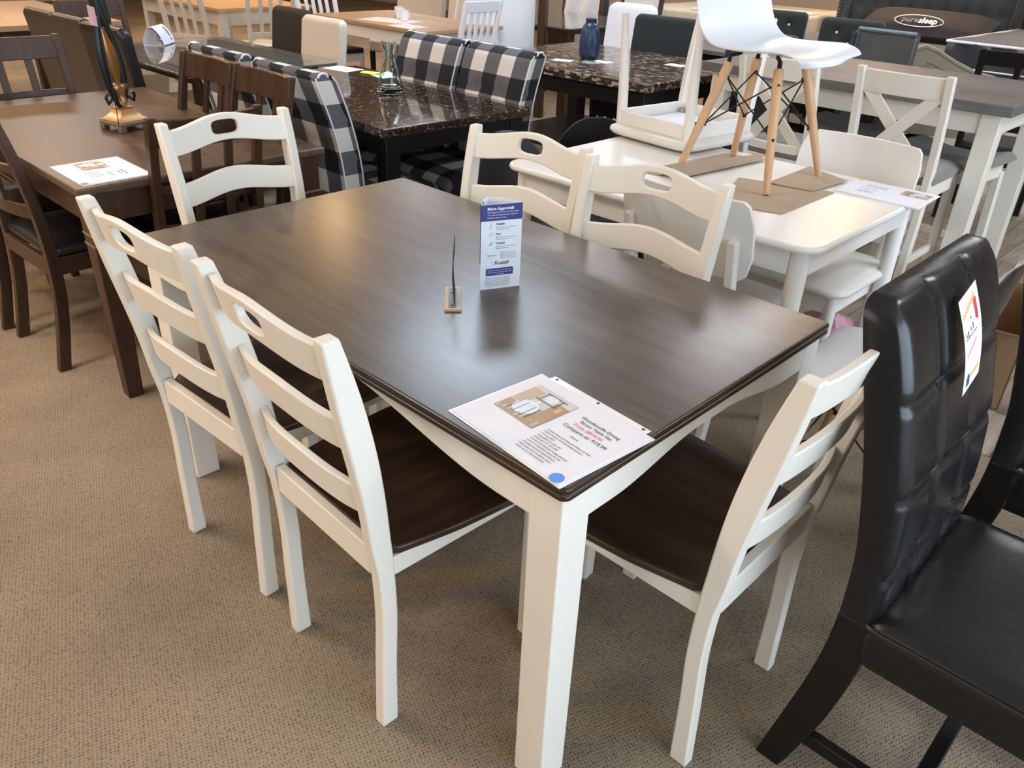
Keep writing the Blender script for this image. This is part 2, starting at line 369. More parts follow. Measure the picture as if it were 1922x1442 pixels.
def text(name, lines, m, parent, M, depth=0.0003, font_sx=1.0):
    """lines: (string, x, y, size[, align]) laid out on a local XY plane, joined into one mesh, moved by matrix M"""
    g = G(); 
    for L in lines:
        s_, x, y, sz = L[:4]; al = L[4] if len(L) > 4 else 'LEFT'; off = L[5] if len(L) > 5 else 0.0
        cu = bpy.data.curves.new('t', 'FONT'); cu.body = s_; cu.size = sz; cu.align_x = al; cu.extrude = depth / 2; cu.resolution_u = 2; cu.offset = off
        ob = bpy.data.objects.new('t', cu); COL.objects.link(ob)
        dg = bpy.context.evaluated_depsgraph_get(); me = bpy.data.meshes.new_from_object(ob.evaluated_get(dg))
        b = len(g.v)
        for v in me.vertices: g.v.append((x + v.co.x, y + v.co.y, v.co.z))
        for p in me.polygons: g.face([b + i for i in p.vertices])
        bpy.data.objects.remove(ob); bpy.data.curves.remove(cu); bpy.data.meshes.remove(me)
    g.xf(M); return g.build(name, m, parent, smooth=False)
def flat(name, rects, m, parent, M, depth=0.0003):
    g = G()
    for (x0, x1, y0, y1) in rects: g.box(x0, x1, y0, y1, -depth / 2, depth / 2)
    g.xf(M); return g.build(name, m, parent, smooth=False)

# ================================================================== THE ROOM
def struct(name, g, m, **k):
    o = g.build(name, m, **k); o['kind'] = 'structure'; return o
X0, X1, Y0, Y1, H = -5.0, 11.0, -4.5, 17.0, 3.05
struct('floor', G().box(X0, X1, Y0, Y1, -0.1, 0.0), M_CARPET, smooth=False)
struct('floor_wood_vinyl', G().box(2.0, X1, Y0, 1.95, 0.0, 0.004), M_VINYL, smooth=False)
struct('ceiling', G().box(X0, X1, Y0, Y1, H, H + 0.1), M_TILE, smooth=False)
struct('wall_back', G().box(X1, X1 + 0.15, Y0, Y1, 0, H), M_WALL, smooth=False)
struct('wall_left', G().box(X0, X1, Y1, Y1 + 0.15, 0, H), M_WALL, smooth=False)
g = G(); g.box(X0 - 0.15, X0, Y0, Y1, 0, 0.55).box(X0 - 0.15, X0, Y0, Y1, 2.6, H).box(X0 - 0.15, X0, Y0, -0.6, 0.55, 2.6).box(X0 - 0.15, X0, 2.6, Y1, 0.55, 2.6); struct('wall_right', g, M_WALL, smooth=False)
g = G(); g.box(X0, X1, Y0 - 0.15, Y0, 0, 0.35).box(X0, X1, Y0 - 0.15, Y0, 2.75, H).box(X0, -2.5, Y0 - 0.15, Y0, 0.35, 2.75).box(3.1, X1, Y0 - 0.15, Y0, 0.35, 2.75); struct('wall_front', g, M_WALL, smooth=False)
w = G()
for k in range(5): x = -2.5 + k * 1.4; w.box(x - 0.03, x + 0.03, Y0 - 0.1, Y0 - 0.02, 0.35, 2.75)
w.box(-2.5, 3.1, Y0 - 0.1, Y0 - 0.02, 0.35, 0.41).box(-2.5, 3.1, Y0 - 0.1, Y0 - 0.02, 2.69, 2.75)
struct('window_1', w, M_FRAME)

# ceiling fixtures
M_LAMPB = mat('bright_cool_diffuser', (0.9, 0.9, 0.9), 0.5, emis=(0.66, 0.82, 1.0), estr=21.0)
tb0 = thing('ceiling_light', 'large bright bluish ceiling panel ahead of the foreground table', 'ceiling light', (2.90, 3.20, H - 0.03), 0)
G().box(-0.66, 0.66, -0.46, 0.46, -0.02, 0.03).build('frame', M_METALW, tb0, 0.004)
G().box(-0.6, 0.6, -0.4, 0.4, -0.026, -0.02).build('diffuser', M_LAMPB, tb0)
tl = thing('ceiling_light', 'flat white ceiling light panel giving cool light above the dining sets', 'ceiling light', (5.4, 2.3, H - 0.03), 0, 'ceiling light panels')
G().box(-0.66, 0.66, -0.36, 0.36, -0.02, 0.03).build('frame', M_METALW, tl, 0.004)
G().box(-0.6, 0.6, -0.3, 0.3, -0.026, -0.02).build('diffuser', M_LAMPE, tl)
for (x, y) in ((-1.0, 2.4), (-1.2, 6.2), (7.4, 0.2), (3.0, -1.6), (6.6, 5.0), (2.2, 9.0), (7.4, 9.4)):
    dup(tl, 'flat white ceiling light panel giving cool light above the dining sets', (x, y, H - 0.03), 0)
wl = thing('warm_ceiling_lamp', 'round warm white ceiling lamp above the showroom', 'ceiling light', (4.35, 7.35, H - 0.02), 0, 'warm ceiling lamps')
G().lathe([(0.17, 0.02), (0.18, -0.01), (0.15, -0.03)], n=24).build('rim', M_METALW, wl)
G().lathe([(0.145, -0.028), (0.145, -0.034), (0.06, -0.05)], n=24).build('bulb', M_LAMPW, wl)
sl = bpy.data.lights.new('spot', 'SPOT'); sl.energy = 120; sl.color = (1.0, 0.76, 0.52); sl.spot_size = R(75); sl.spot_blend = 0.9; sl.shadow_soft_size = 0.12
so = bpy.data.objects.new('spot', sl); COL.objects.link(so); so.parent = wl; so.location = (0, 0, -.08)
for (x, y) in ((8.4, 2.9), (-1.4, 4.0), (-2.6, 2.2), (-2.8, 6.5), (1.2, 6.4), (0.2, 9.5), (5.2, 11.0), (1.4, 12.8)):
    dup(wl, 'round warm white ceiling lamp above the showroom', (x, y, H - 0.02), 0)

# ================================================================== LADDER-BACK CHAIRS (cream frame, brown seat)
BK = [(0, 0), (.19, .005), (.32, .009), (.445, .003), (.5, -.007), (.6, -.019), (.7, -.036), (.8, -.055), (.9, -.072), (.965, -.082)]
FR = [(0, .040), (.18, .041), (.32, .045), (.46, .039), (.53, .033), (.61, .026), (.71, .013), (.82, -.009), (.90, -.030), (.965, -.050)]
def post_lines(zs): return [(smooth(BK, z), z) for z in zs], [(smooth(FR, z), z) for z in zs]
SHEAR = 0.030 / 0.965
def ladder_chair(label, loc, rz, group):
    t = thing('dining_chair', label, 'chair', loc, rz, group)
    zs = [0.965 * k / 24 for k in range(25)]; b, f = post_lines(zs)
    for s in (-1, 1):
        x0, x1 = (0.162, 0.192) if s > 0 else (-0.192, -0.162)
        G().strip(b, f, x0, x1, s * SHEAR).build('back_post', M_CREAM, t, 0.004)
        G().taper(*((sx0, sx1, .408, .446) for (sx0, sx1) in ((s*.200-.018, s*.200+.018), (s*.206-.02, s*.206+.02))), 0, .457).build('front_leg', M_CREAM, t, 0.003)
    bow = lambda x, hw: 0.030 * (1 - (x / hw) ** 2)
    def yc(z): return (smooth(BK, z) + smooth(FR, z)) / 2
    def slat(name, ze0, ze1, lift, th=0.016, hole=False):
        zc = (ze0 + ze1) / 2; hw = 0.162 + SHEAR * zc + 0.006
        arch = lambda x: lift * 0.5 * (1 + math.cos(PI * min(1, abs(x) / (hw * 0.93))))
        B = lambda x: ze0 + arch(x); T = lambda x: ze1 + arch(x) * (1.25 if hole else 1.1)
        mp = lambda off: (lambda x, z: (x, yc(z) - bow(x, hw) + 0.006 + off, z))
        P, F = [], []
        def col(xs, nz):
            base = []
            for x in xs: base.append([len(P) + k for k in range(nz + 1)]); P.extend([(x, B(x) + (T(x) - B(x)) * k / nz) for k in range(nz + 1)])
            for a, c in zip(base, base[1:]):
                for k in range(nz): F.append((a[k], c[k], c[k + 1], a[k + 1]))
            return base
        if not hole: col([-hw + 2 * hw * k / 20 for k in range(21)], 3)
        else:
            hx = 0.085; NZ = 6; NX = 12
            L = col([-hw + (hw - hx) * k / 6 for k in range(7)], NZ); Rr = col([hx + (hw - hx) * k / 6 for k in range(7)], NZ)
            left, right = L[-1], Rr[0]; outer = []
            outer += left[:]                                   # up the left side
            top = []
            for k in range(1, NX): x = -hx + 2 * hx * k / NX; top.append(len(P)); P.append((x, T(x)))
            outer += top; outer += right[::-1]
            bot = []
            for k in range(1, NX): x = hx - 2 * hx * k / NX; bot.append(len(P)); P.append((x, B(x)))
            outer += bot
            zc_ = (B(0) + T(0)) / 2 - 0.001; n = len(outer); hole_pts = []
            for i in outer:
                px, pz = P[i][0], P[i][1] - zc_; a = math.atan2(pz / 0.055, px / hx)
                ca, sa = math.cos(a), math.sin(a); e = 2.0 / 3.4
                hole_pts.append((0.045 * math.copysign(abs(ca) ** e, ca), zc_ + 0.0215 * math.copysign(abs(sa) ** e, sa)))
            prev = outer
            for q in (0.5, 1.0):
                cur = []
                for i, h in zip(outer, hole_pts): cur.append(len(P)); P.append((P[i][0] * (1 - q) + h[0] * q, P[i][1] * (1 - q) + h[1] * q))
                for i in range(n): j = (i + 1) % n; F.append((prev[j], prev[i], cur[i], cur[j]))
                prev = cur
        G().plate(P, F, mp(-th / 2), mp(th / 2)).build(name, M_CREAM, t, 0.0035, angle=50)
    slat('crest_rail', .870, .943, .020, 0.018, True); slat('back_slat', .719, .788, .018); slat('back_slat', .572, .638, .016)
    sr = G(); sr.box(-.172, .172, .006, .028, .424, .490)
    for s in (-1, 1):
        sr.hexa([(s*.176, .03, .412), (s*.194, .03, .412), (s*.205, .41, .425), (s*.187, .41, .425), (s*.176, .03, .4585), (s*.194, .03, .4585), (s*.205, .41, .4585), (s*.187, .41, .4585)])
    sr.box(-.185, .185, .42, .438, .405, .4585); sr.build('seat_rail', M_CREAM, t, 0.003)
    def W(v): y = .045 + v * .43; return lerp([(0, .176), (.05, .198), (.35, .222), (.7, .235), (.92, .228), (1, .205)], v)
    def seat_top(u, v):
        x = (u * 2 - 1); y = .033 + v * .442 + (0.012 * (1 - x * x) if v > .9 else 0)
        dip = -0.009 * max(0, 1 - (x / .8) ** 2) ** .5 * math.sin(PI * min(1, v * 1.15)) if abs(x) < .8 else 0
        return (x * W(v), y, .480 + dip * 0.9)
    def seat_bot(u, v): p = seat_top(u, v); return (p[0] * .985, p[1], .4585)
    G().grid(24, 16, seat_top, seat_bot).build('seat', M_SEAT, t, 0.006, seg=3, angle=50)
    return t
GRP = 'cream ladder-back dining chairs around the smoked oak table'
chB = ladder_chair('cream ladder-back chair with dark wooden seat, nearest on the long left side of the table', (-0.118, 0.534, 0), -92, GRP)
dup(chB, 'cream ladder-back chair on the left side, partly hidden behind the nearer left chair', (-0.112, 1.046, 0), -87.5)
dup(chB, 'cream ladder-back chair at the far end beside the brown table, slats facing the camera', (0.463, 1.775, 0), 180.5)
dup(chB, 'cream ladder-back chair on the far side, nearer the plaid chairs and the trifold sign', (0.975, 1.062, 0), 97)
dup(chB, 'cream ladder-back chair on the far side, directly before the white table', (0.965, 0.588, 0), 95)
dup(chB, 'cream ladder-back chair at the near end of the table beside the black leather chair', (0.456, -0.167, 0), 0.5)

# ================================================================== MAIN TABLE
def arched_apron(name, L0, L1, z_end, z_mid, ztop, th, m, parent, axis, pos, flat_=0.075, ramp=0.18):
    """a board between L0..L1 with an arched lower edge"""
    n = 48; g = G()
    def zb(s):
        d = min(s - L0, L1 - s)
        if d < flat_: return z_end
        q = min(1, (d - flat_) / ramp); return z_end + (z_mid - z_end) * (q * q * (3 - 2 * q))
    S = [L0 + (L1 - L0) * k / n for k in range(n + 1)]
    if axis == 'x': rings = [[(s, pos, zb(s)), (s, pos + th, zb(s)), (s, pos + th, ztop), (s, pos, ztop)] for s in S]
    else: rings = [[(pos, s, zb(s)), (pos + th, s, zb(s)), (pos + th, s, ztop), (pos, s, ztop)] for s in S]
    return g.loft(rings).build(name, m, parent, 0.002)
def rtable(name, label, loc, wx, wy, h, tt, leg, inset, ap, mats, r=0.02, arch=0.0, leg_foot=None, bev=0.006, rot=0, legname='leg', grooves=None, ainset=0.008, round_leg=False, edge=None):
    """origin = centre of the table on the floor; mats = (top, frame)"""
    t = thing(name, label, 'table', loc, rot)
    if edge:
        prof = [(.012, -.026), (.003, -.026), (0, -.0235), (0, -.0165), (.0012, -.0150), (.0040, -.0140), (.0040, -.0128), (.0012, -.0118), (0, -.0100), (0, -.0050), (.0012, -.0018), (.0045, -.0002), (.007, 0)]
        tb_ = G(); rr__ = [[(x, y, h + z) for x, y in rrect(wx / 2 - i, wy / 2 - i, max(.004, r - i), 8)] for i, z in prof]
        tb_.loft(rr__); tp_ = tb_.build('tabletop', [mats[0], edge], t, angle=50)
        for p_ in tp_.data.polygons:
            if abs(p_.normal.z) < .9: p_.material_index = 1
    else: slab('tabletop', wx / 2, wy / 2, r, h - tt, h, mats[0], t, bev)
    hx, hy = wx / 2 - inset, wy / 2 - inset; zt = h - tt
    lf = leg_foot or leg
    for sx in (-1, 1):
        for sy in (-1, 1):
            g = G()
            if round_leg:
                cx, cy = sx * (hx - leg / 2), sy * (hy - leg / 2)
                g.tube([(cx, cy, zt), (cx, cy, zt - .12), (cx + sx * .01, cy + sy * .01, 0)], [leg / 2, leg / 2, lf / 2], 20)
            else:
                a = (min(sx * hx, sx * (hx - lf)), max(sx * hx, sx * (hx - lf)), min(sy * hy, sy * (hy - lf)), max(sy * hy, sy * (hy - lf)))
                b = (min(sx * hx, sx * (hx - leg)), max(sx * hx, sx * (hx - leg)), min(sy * hy, sy * (hy - leg)), max(sy * hy, sy * (hy - leg)))
                if grooves: 
                    g.taper(a, b, 0, grooves[0]); g.hexa([(b[0], b[2], grooves[0]), (b[1], b[2], grooves[0]), (b[1], b[3], grooves[0]), (b[0], b[3], grooves[0]), (b[0], b[2], zt), (b[1], b[2], zt), (b[1], b[3], zt), (b[0], b[3], zt)])
                else: g.taper(a, b, 0, zt)
            lo = g.build(legname, mats[1], t, 0.003)
            if grooves:
                gg = G()
                for z in grooves: gg.box(b[0] - .002, b[1] + .002, b[2] - .002, b[3] + .002, z - .004, z + .004)
                gg.build('groove_band', M_GROOVE, lo, 0.001)
    fx, fy = hx - ainset, hy - ainset; th = .02
    a0, a1 = -hy + leg, hy - leg
    for s in (-1, 1):
        px = s * fx - (th if s > 0 else 0); py = s * fy - (th if s > 0 else 0)
        arched_apron('apron', -hy + leg * .9, hy - leg * .9, zt - ap, zt - ap + arch * 1.4, zt, th, mats[1], t, 'y', px, .075, .46)
        arched_apron('apron', -hx + leg * .9, hx - leg * .9, zt - ap, zt - ap + arch * .75, zt, th, mats[1], t, 'x', py, .075, .26)
    return t
M_GROOVE = mat('pale_groove', (0.22, 0.16, 0.12), 0.4)
mt = rtable('dining_table', 'large dining table with smoked brown wood top and cream legs in the foreground', (0.4567, 0.762, 0), 0.9134, 1.524, 0.762, 0.026, 0.0715, 0.0125, 0.073, (M_TOP, M_CREAM), r=0.016, arch=0.045, bev=0.009, ainset=0.0015, edge=M_TOPEDGE)

# ---- price sheet in a plastic sleeve on the main table
def sheet_matrix(p, q, z):   # p: origin corner (x,y), q: corner along the sheet's local +X
    a = math.atan2(q[1] - p[1], q[0] - p[0]); return Matrix.Translation((p[0], p[1], z)) @ Matrix.Rotation(a, 4, 'Z')
def price_sheet(loc, ang, label, stack=1, dot=M_BLUEDOT, full=True, group=None):
    """landscape letter page, local origin at the lower-left printed corner"""
    t = thing('price_sheet', label, 'sign', loc, ang, group)
    z = 0.0016 * stack
    G().box(-.004, .283, -.004, .220, 0.0004, z - .0004).build('plastic_sleeve', M_PLASTIC, t, 0.0003)
    def curl(x, y): return 0.0010 * math.sin(x * 14 + y * 9) ** 2
    G().grid(24, 14, lambda u, v: (u * .279, v * .216, z + .0012 + curl(u * .279, v * .216)), lambda u, v: (u * .279, v * .216, z)).build('page', M_PAPER, t)
    if full:
        G().box(.02, .262, .220, .234, .0006, .0016).build('binding_strip', M_PLASTIC, t, 0.0003)
        g = G(); [g.lathe([(.0035, .0018), (.0035, .0022)], (x, .227, 0), 12) for x in (.032, .141, .25)]; g.build('punch_hole', M_INK, t)
    return t, z + 0.0026

ps, pz = price_sheet((.028, .293, .762), -95.2, 'printed price sheet with a blue dot on the near corner of the foreground table', 1)
ps['category'] = 'price sheet'
def TM(z, x=0, y=0): return Matrix.Translation((x, y, z))
def picture(parent, x0, x1, y0, y1, z):
    cols = [(0.50, 0.42, 0.33), (0.60, 0.57, 0.55), (0.42, 0.27, 0.15), (0.72, 0.76, 0.82), (0.10, 0.08, 0.08), (0.62, 0.40, 0.20)]
    if not PICM: PICM.extend([mat('photo_print_tone', c, 0.45) for c in cols])
    g = G(); W_, H_ = x1 - x0, y1 - y0; h = [0]
    def b(k, u0, u1, v0, v1): h[0] += 1; g.slot(k).box(x0 + u0 * W_, x0 + u1 * W_, y0 + v0 * H_, y0 + v1 * H_, z - .0002, z + .00004 * h[0])
    b(1, 0, 1, 0, 1); b(2, 0, 1, 0, .36); b(5, .0, .30, .38, .88); b(2, .70, 1, .36, .80)
    for k in range(6): b(0, .03 + .045 * k, .055 + .045 * k, .40, .84)
    for k in range(9): b(0, .02 + .11 * k, .09 + .11 * k, .02 + .03 * (k % 4), .10 + .05 * (k % 3))
    g.slot(3); h[0] += 1; g.lathe([(.24 * W_, 0), (.24 * W_, .0006)], (x0 + .42 * W_, y0 + .34 * H_, z), 24); g.lathe([(.13 * W_, 0), (.13 * W_, .0006)], (x0 + .55 * W_, y0 + .80 * H_, z), 20)
    for u in (.22, .36, .55, .66): b(4, u, u + .012, .10, .46)
    b(4, .30, .78, .66, .672); b(4, .34, .82, .90, .912); b(4, .36, .37, .66, .90); b(4, .74, .75, .66, .90); b(3, .44, .50, .40, .62); b(5, .84, .93, .55, .72)
    return g.build('printed_picture', PICM, parent, smooth=False)
PICM = []
picture(ps, .030, .132, .072, .186, pz)
text('printed_text', [('Woodanville Dining', .205, .164, .0112, 'CENTER'), ('Room Table Set', .205, .1515, .0112, 'CENTER'), ('Compare at: 919.99', .205, .1235, .0125, 'CENTER'), ('Features', .200, .107, .0055, 'CENTER')] +
     [(s, .150, .092 - .0081 * k, .0048) for k, s in enumerate(['\u2022 Includes dining room table and 6 dining room chairs', '\u2022 Made of veneers, wood and engineered wood', '\u2022 Two-tone finish', '\u2022 Dining table: 60" x 36" x 30"', '\u2022 Dining chair: 19" x 22" x 38"', '\u2022 The farmhouse table pairs cottage white and', '  brown for a look that is easy to live with', '\u2022 Assembly required. Excludes sale items', '\u2022 Ask a sales person for delivery options', '  and for our no credit needed plans'])], M_SOFTINK, ps, TM(pz + .0002))
text('price_line', [('Price: $849.99', .200, .1375, .0115, 'CENTER')], M_PINKINK, ps, TM(pz + .0002))
G().lathe([(.0125, 0), (.0125, .0005)], (.262, .010, pz - .0008), 28).build('blue_dot_sticker', M_BLUEDOT, ps)

def small_sheet(loc, ang, label, dot, cat='price sheet', pic=(.02, .115, .06, .15)):
    s, z = price_sheet(loc, ang, label, 1, full=False); s['category'] = cat
    picture(s, *pic, z)
    text('printed_text', [('Dining Room', .2, .155, .012, 'CENTER'), ('Table Set', .2, .140, .012, 'CENTER'), ('Compare at', .2, .112, .012, 'CENTER')] + [('includes dining room table and chairs', .15, .085 - .011 * k, .0048) for k in range(4)], M_GREYINK, s, TM(z))
    if dot: G().lathe([(.012, 0), (.012, .0005)], (.266, .008, z - .001), 20).build('dot_sticker', dot, s)
    return s
small_sheet((.075, 2.33, .762), -90.5, 'white price sheet with a green dot on the near end of the brown table', M_GREENDOT)
small_sheet((2.185, .212, .762), 92, 'white price sheet in a sleeve near the right corner of the white table', M_LIME, pic=(.01, .10, .03, .10))

# ---- trifold leaflet
tf = thing('table_tent_card', 'white and navy trifold advertising card standing in the middle of the smoked oak table', 'sign', (.44, .652, .762))
A, B, C_ = Vector((0, 0, 0)), Vector((.0918, -.041, 0)), Vector((.058, .040, 0)); HT = .205
def wallc(P, Q, bulge, n=12):
    d = (Q - P); nn = Vector((d.y, -d.x, 0)).normalized(); return [P + d * (k / n) + nn * bulge * math.sin(PI * k / n) for k in range(n + 1)]
ring = wallc(A, B, .0)[:-1] + wallc(B, C_, .006)[:-1] + wallc(C_, A, .004)[:-1]
cen = (A + B + C_) / 3
def shrink(p): return p + (cen - p).normalized() * .0008
g = G(); g.loft([[(p.x, p.y, 0) for p in ring], [(p.x, p.y, HT) for p in ring], [(shrink(p).x, shrink(p).y, HT) for p in ring], [(shrink(p).x, shrink(p).y, .001) for p in ring]], caps=False)
g.build('card_panel', M_CARD, tf)
ax = (B - A).normalized(); MF = Matrix(((ax.x, 0, ax.y, 0), (ax.y, 0, -ax.x, 0), (0, 1, 0, 0), (0, 0, 0, 1)))
MF = Matrix.Translation((ax.y * .0005, -ax.x * .0005, 0)) @ MF
flat('navy_header', [(0, .1004, HT - .0385, HT - .0005)], M_NAVY, tf, MF)
al_ = (C_ - A).normalized(); ML = Matrix.Translation((-abs(al_.y) * .0009 - .004, al_.x * .0009, 0)) @ Matrix(((al_.x, 0, al_.y, 0), (al_.y, 0, -al_.x, 0), (0, 1, 0, 0), (0, 0, 0, 1)))
flat('navy_side_panel', [(.012, .058, HT * .30, HT - .001)], M_NAVY, tf, ML)
flat('navy_box', [(.0138, .082, .0335, .0515)], M_NAVY, tf, MF)
M2 = Matrix.Translation((ax.y * .0004, -ax.x * .0004, 0)) @ MF
text('header_text', [('More Approvals', .0148, HT - .0135, .0098, 'LEFT', .00025), ('We analyze lots of consumer data to make', .0148, HT - .020, .0044), ('more informed decisions about applicants,', .0148, HT - .0262, .0044), ('and deliver approval rates', .0148, HT - .0324, .0044),
     ], M_WHITEINK, tf, M2)
text('box_text', [('Proud to be a partner of our community', .048, .0455, .0036, 'CENTER'), ('Customer support available 7 days a week', .048, .0405, .0036, 'CENTER'), ('terms may apply', .048, .0362, .003, 'CENTER')], M_WHITEINK, tf, M2)
text('body_heading', [('Flexible', .037, HT - .0487, .0068, 'LEFT', .0001), ('Fast', .037, HT - .0725, .0068, 'LEFT', .0001), ('Trusted', .037, HT - .0945, .0068, 'LEFT', .0001), ('Koalafi', .0355, .0605, .0128, 'LEFT', .0001)], M_INK, tf, M2)
bt = []
for z0 in (.0487, .0725, .0945): bt += [('Many ways to pay and own your item', .037, HT - z0 - .0062, .0032), ('with early buyout options', .037, HT - z0 - .0112, .0032)]
bt += [('Available in store and online today', .048, HT - .1165 - .0045 * k, .0028) for k in range(4)] + [('Transparent', .0145, HT - .1225, .0048)]
bt += [('The advertised service is lease-to-own or a rental agreement', .0125, .0275 - .0034 * k, .0025) for k in range(7)]
text('body_text', bt, M_GREYINK, tf, M2)
ic = G(); ic.tube([(.0245, HT - .044, 0), (.0245, HT - .053, 0)], .0005, 6).tube([(.020, HT - .056, 0), (.0245, HT - .052, 0), (.029, HT - .056, 0), (.020, HT - .056, 0)], .0005, 6)
ic.tube([(.0245 + .0042 * math.cos(a * PI / 8), HT - .071 + .0042 * math.sin(a * PI / 8), 0) for a in range(17)], .0005, 6)
ic.box(.020, .028, HT - .0965, HT - .093, -.0003, .0003).box(.024, .030, HT - .093, HT - .089, -.0003, .0003)
ic.tube([(.027, .0665, 0), (.0305, .0635, 0), (.034, .0665, 0)], .0006, 6).box(.027, .034, .0598, .061, -.0003, .0003); ic.xf(MF); ic.build('light_blue_icon', M_BLUEINK, tf)

# ---- card holder
ch = thing('card_holder', 'small light wood card holder with a dark upright card, left of the trifold card', 'sign holder', (.353, .650, .762), 48)
G().box(-.062, .062, -.019, .019, 0, .008).build('wooden_base', mat('pale_pine', (0.60, 0.45, 0.30), 0.5), ch, 0.0012)
G().box(-.058, .052, -.008, .010, .008, .0098).build('metal_plate', M_BLUEGREY, ch, 0.0005)
g = G(); [g.lathe([(.0025, .0098), (.0025, .0112)], (x, .003, 0), 12) for x in (-.05, .02)]; g.build('screw', M_INK, ch)
G().grid(12, 8, lambda u, v: (-.052 + u * .10 + .006 * v, -.004 + .006 * math.sin(v * 3.0) * (1 - .3 * u), .010 + v * .128), lambda u, v: (-.052 + u * .10 + .006 * v, -.0055 + .006 * math.sin(v * 3.0) * (1 - .3 * u), .010 + v * .128)).build('card', M_DBROWN, ch)

# ================================================================== BLACK LEATHER PARSONS CHAIRS
RB = [(.44, .070), (.49, .070), (.60, .065), (.70, .048), (.79, .029), (.872, .008), (.974, -.020), (1.045, -.036)]
FB = [(.44, .132), (.47, .132), (.564, .130), (.63, .126), (.737, .112), (.838, .088), (.914, .070), (1.0, .040), (1.045, .014)]
def parsons(label, loc, rz, group, w=.468):
    t = thing('leather_dining_chair', label, 'chair', loc, rz, group); hw = w / 2
    g = G(); rows = 64; rings = []
    def groove(d, wd): return math.exp(-(d / wd) ** 2)
    for k in range(rows + 1):
        z = .43 + (1.045 - .43) * k / rows
        yb, yf = smooth(RB, z), smooth(FB, z)
        e = max(0, 1 - (1.048 - z) / .045)                       # rounding of the top edge
        c = math.sqrt(max(0.0, 1 - e * e)); sh = .030 * (1 - c)
        gz = sum(groove(z - q, .008) for q in (.885, .72, .56))
        ring = []
        xs = [-hw + sh + .004 + (w - 2 * sh - .008) * i / 36 for i in range(37)]
        mid, th = (yb + yf) / 2, (yf - yb) / 2 * (.45 + .55 * c)
        for x in xs:                                             # front face, left to right
            ed = max(0, 1 - (hw - abs(x)) / .035); rnd = math.sqrt(max(0, 1 - ed * ed))
            gx = sum(groove(x - q, .008) for q in (-.08, .08))
            puff = .003 * math.cos(PI * ((x + .24) % .16 - .08) / .16)
            ring.append((x, mid + th * (.25 + .75 * rnd) - .009 * min(1, gx + gz * .8) * rnd + puff * rnd, z))
        for x in reversed(xs):
            ed = max(0, 1 - (hw - abs(x)) / .012); rnd = math.sqrt(max(0, 1 - ed * ed))
            ring.append((x, mid - th * (.6 + .4 * rnd), z))
        rings.append(ring)
    g.loft(rings); bk = g.build('backrest', M_LEATHER, t, angle=60)
    sm = G()
    for q in (-.08, .08):
        pts = [(q, smooth(FB, z) - .0065, z) for z in [.47 + .55 * k / 20 for k in range(21)]]; sm.tube(pts, .0009, 6)
    for q in (.885, .72, .56): sm.tube([(x, smooth(FB, q) - .0055 - (.02 if abs(x) > hw - .008 else 0), q) for x in [-hw + .006 + (w - .012) * k / 20 for k in range(21)]], .0013, 6)
    sm.build('stitched_seam', mat('seam_thread', (.05, .05, .055), .4), bk)
    # seat cushion
    def sring(z, sh): return [(x, y + .335, z) for x, y in rrect(hw - sh, .225 - sh, .035)]
    G().loft([sring(.375, .004), sring(.385, 0), sring(.445, -.002), sring(.466, .004), sring(.478, .016), sring(.483, .04), sring(.486, .09)]).build('seat', M_LEATHER, t, angle=60)
    G().loft([sring(.459, -.0035), sring(.463, -.0045), sring(.467, -.001)], caps=False).build('seat_piping', M_BLEATHER, t)
    for s in (-1, 1):
        zs = [.46 * k / 14 for k in range(15)]
        rear = [(0, .000), (.1, .020), (.2, .040), (.3, .058), (.4, .070), (.46, .072)]; frn = [(0, .052), (.1, .082), (.2, .108), (.3, .126), (.4, .137), (.46, .138)]
        x0, x1 = (hw - .045, hw - .003) if s > 0 else (-hw + .003, -hw + .045)
        G().strip([(smooth(rear, z), z) for z in zs], [(smooth(frn, z), z) for z in zs], x0, x1).build('rear_leg', M_BLACKWOOD, t, 0.003)
        G().taper((s*hw - s*.003 - (.038 if s > 0 else 0), s*hw - s*.003 + (.038 if s < 0 else 0), .50, .54), (s*hw - s*.003 - (.045 if s > 0 else 0), s*hw - s*.003 + (.045 if s < 0 else 0), .495, .545), 0, .38).build('front_leg', M_BLACKWOOD, t, 0.003)
        G().box(s*(hw - .024) - .011, s*(hw - .024) + .011, .055, .51, .092, .125).build('stretcher', M_BLACKWOOD, t, 0.003)
    G().box(-hw + .03, hw - .03, .27, .30, .095, .122).build('stretcher', M_BLACKWOOD, t, 0.003)
    return t
pc = parsons('glossy black leather high-back chair with a sale tag, foreground at the right edge', (.64, -.250, 0), 180, 'black leather parsons chairs at the right edge')
dup(pc, 'second black leather chair cut off by the right picture edge, behind the tagged one', (1.37, -.285, 0), 180)
# sale tag hanging over the front of the back cushion
tg = thing('price_tag', 'white paper sale tag with a red ribbon print on the black leather chair back', 'tag', (.598, -.2965, 1.008))
def tagp(u, v, off=0.0): 
    z = -.155 * (1 - v); y = -.052 * (1 - v) - .004 - .008 * math.sin(v * PI) ; return (u * .072, y - .003 * (1 - u) - off, z + .02 * u - .003)
G().grid(6, 14, lambda u, v: tagp(u, v, .0006), lambda u, v: tagp(u, v)).build('paper', M_PAPER, tg)
def tagmesh(name, rects, m):
    g = G()
    for (u0, u1, v0, v1) in rects: 
        n = 4; g.grid(n, n, lambda a, b: tagp(u0 + (u1 - u0) * a, v0 + (v1 - v0) * b, .0012), lambda a, b: tagp(u0 + (u1 - u0) * a, v0 + (v1 - v0) * b, .0007))
    g.build(name, m, tg)
tagmesh('yellow_heading', [(.10 + .09 * k, .16 + .09 * k, .80 + .012 * k, .85 + .012 * k) for k in range(8)] + [(.42 + .07 * k, .47 + .07 * k, .12, .16) for k in range(7)], M_ORANGE)
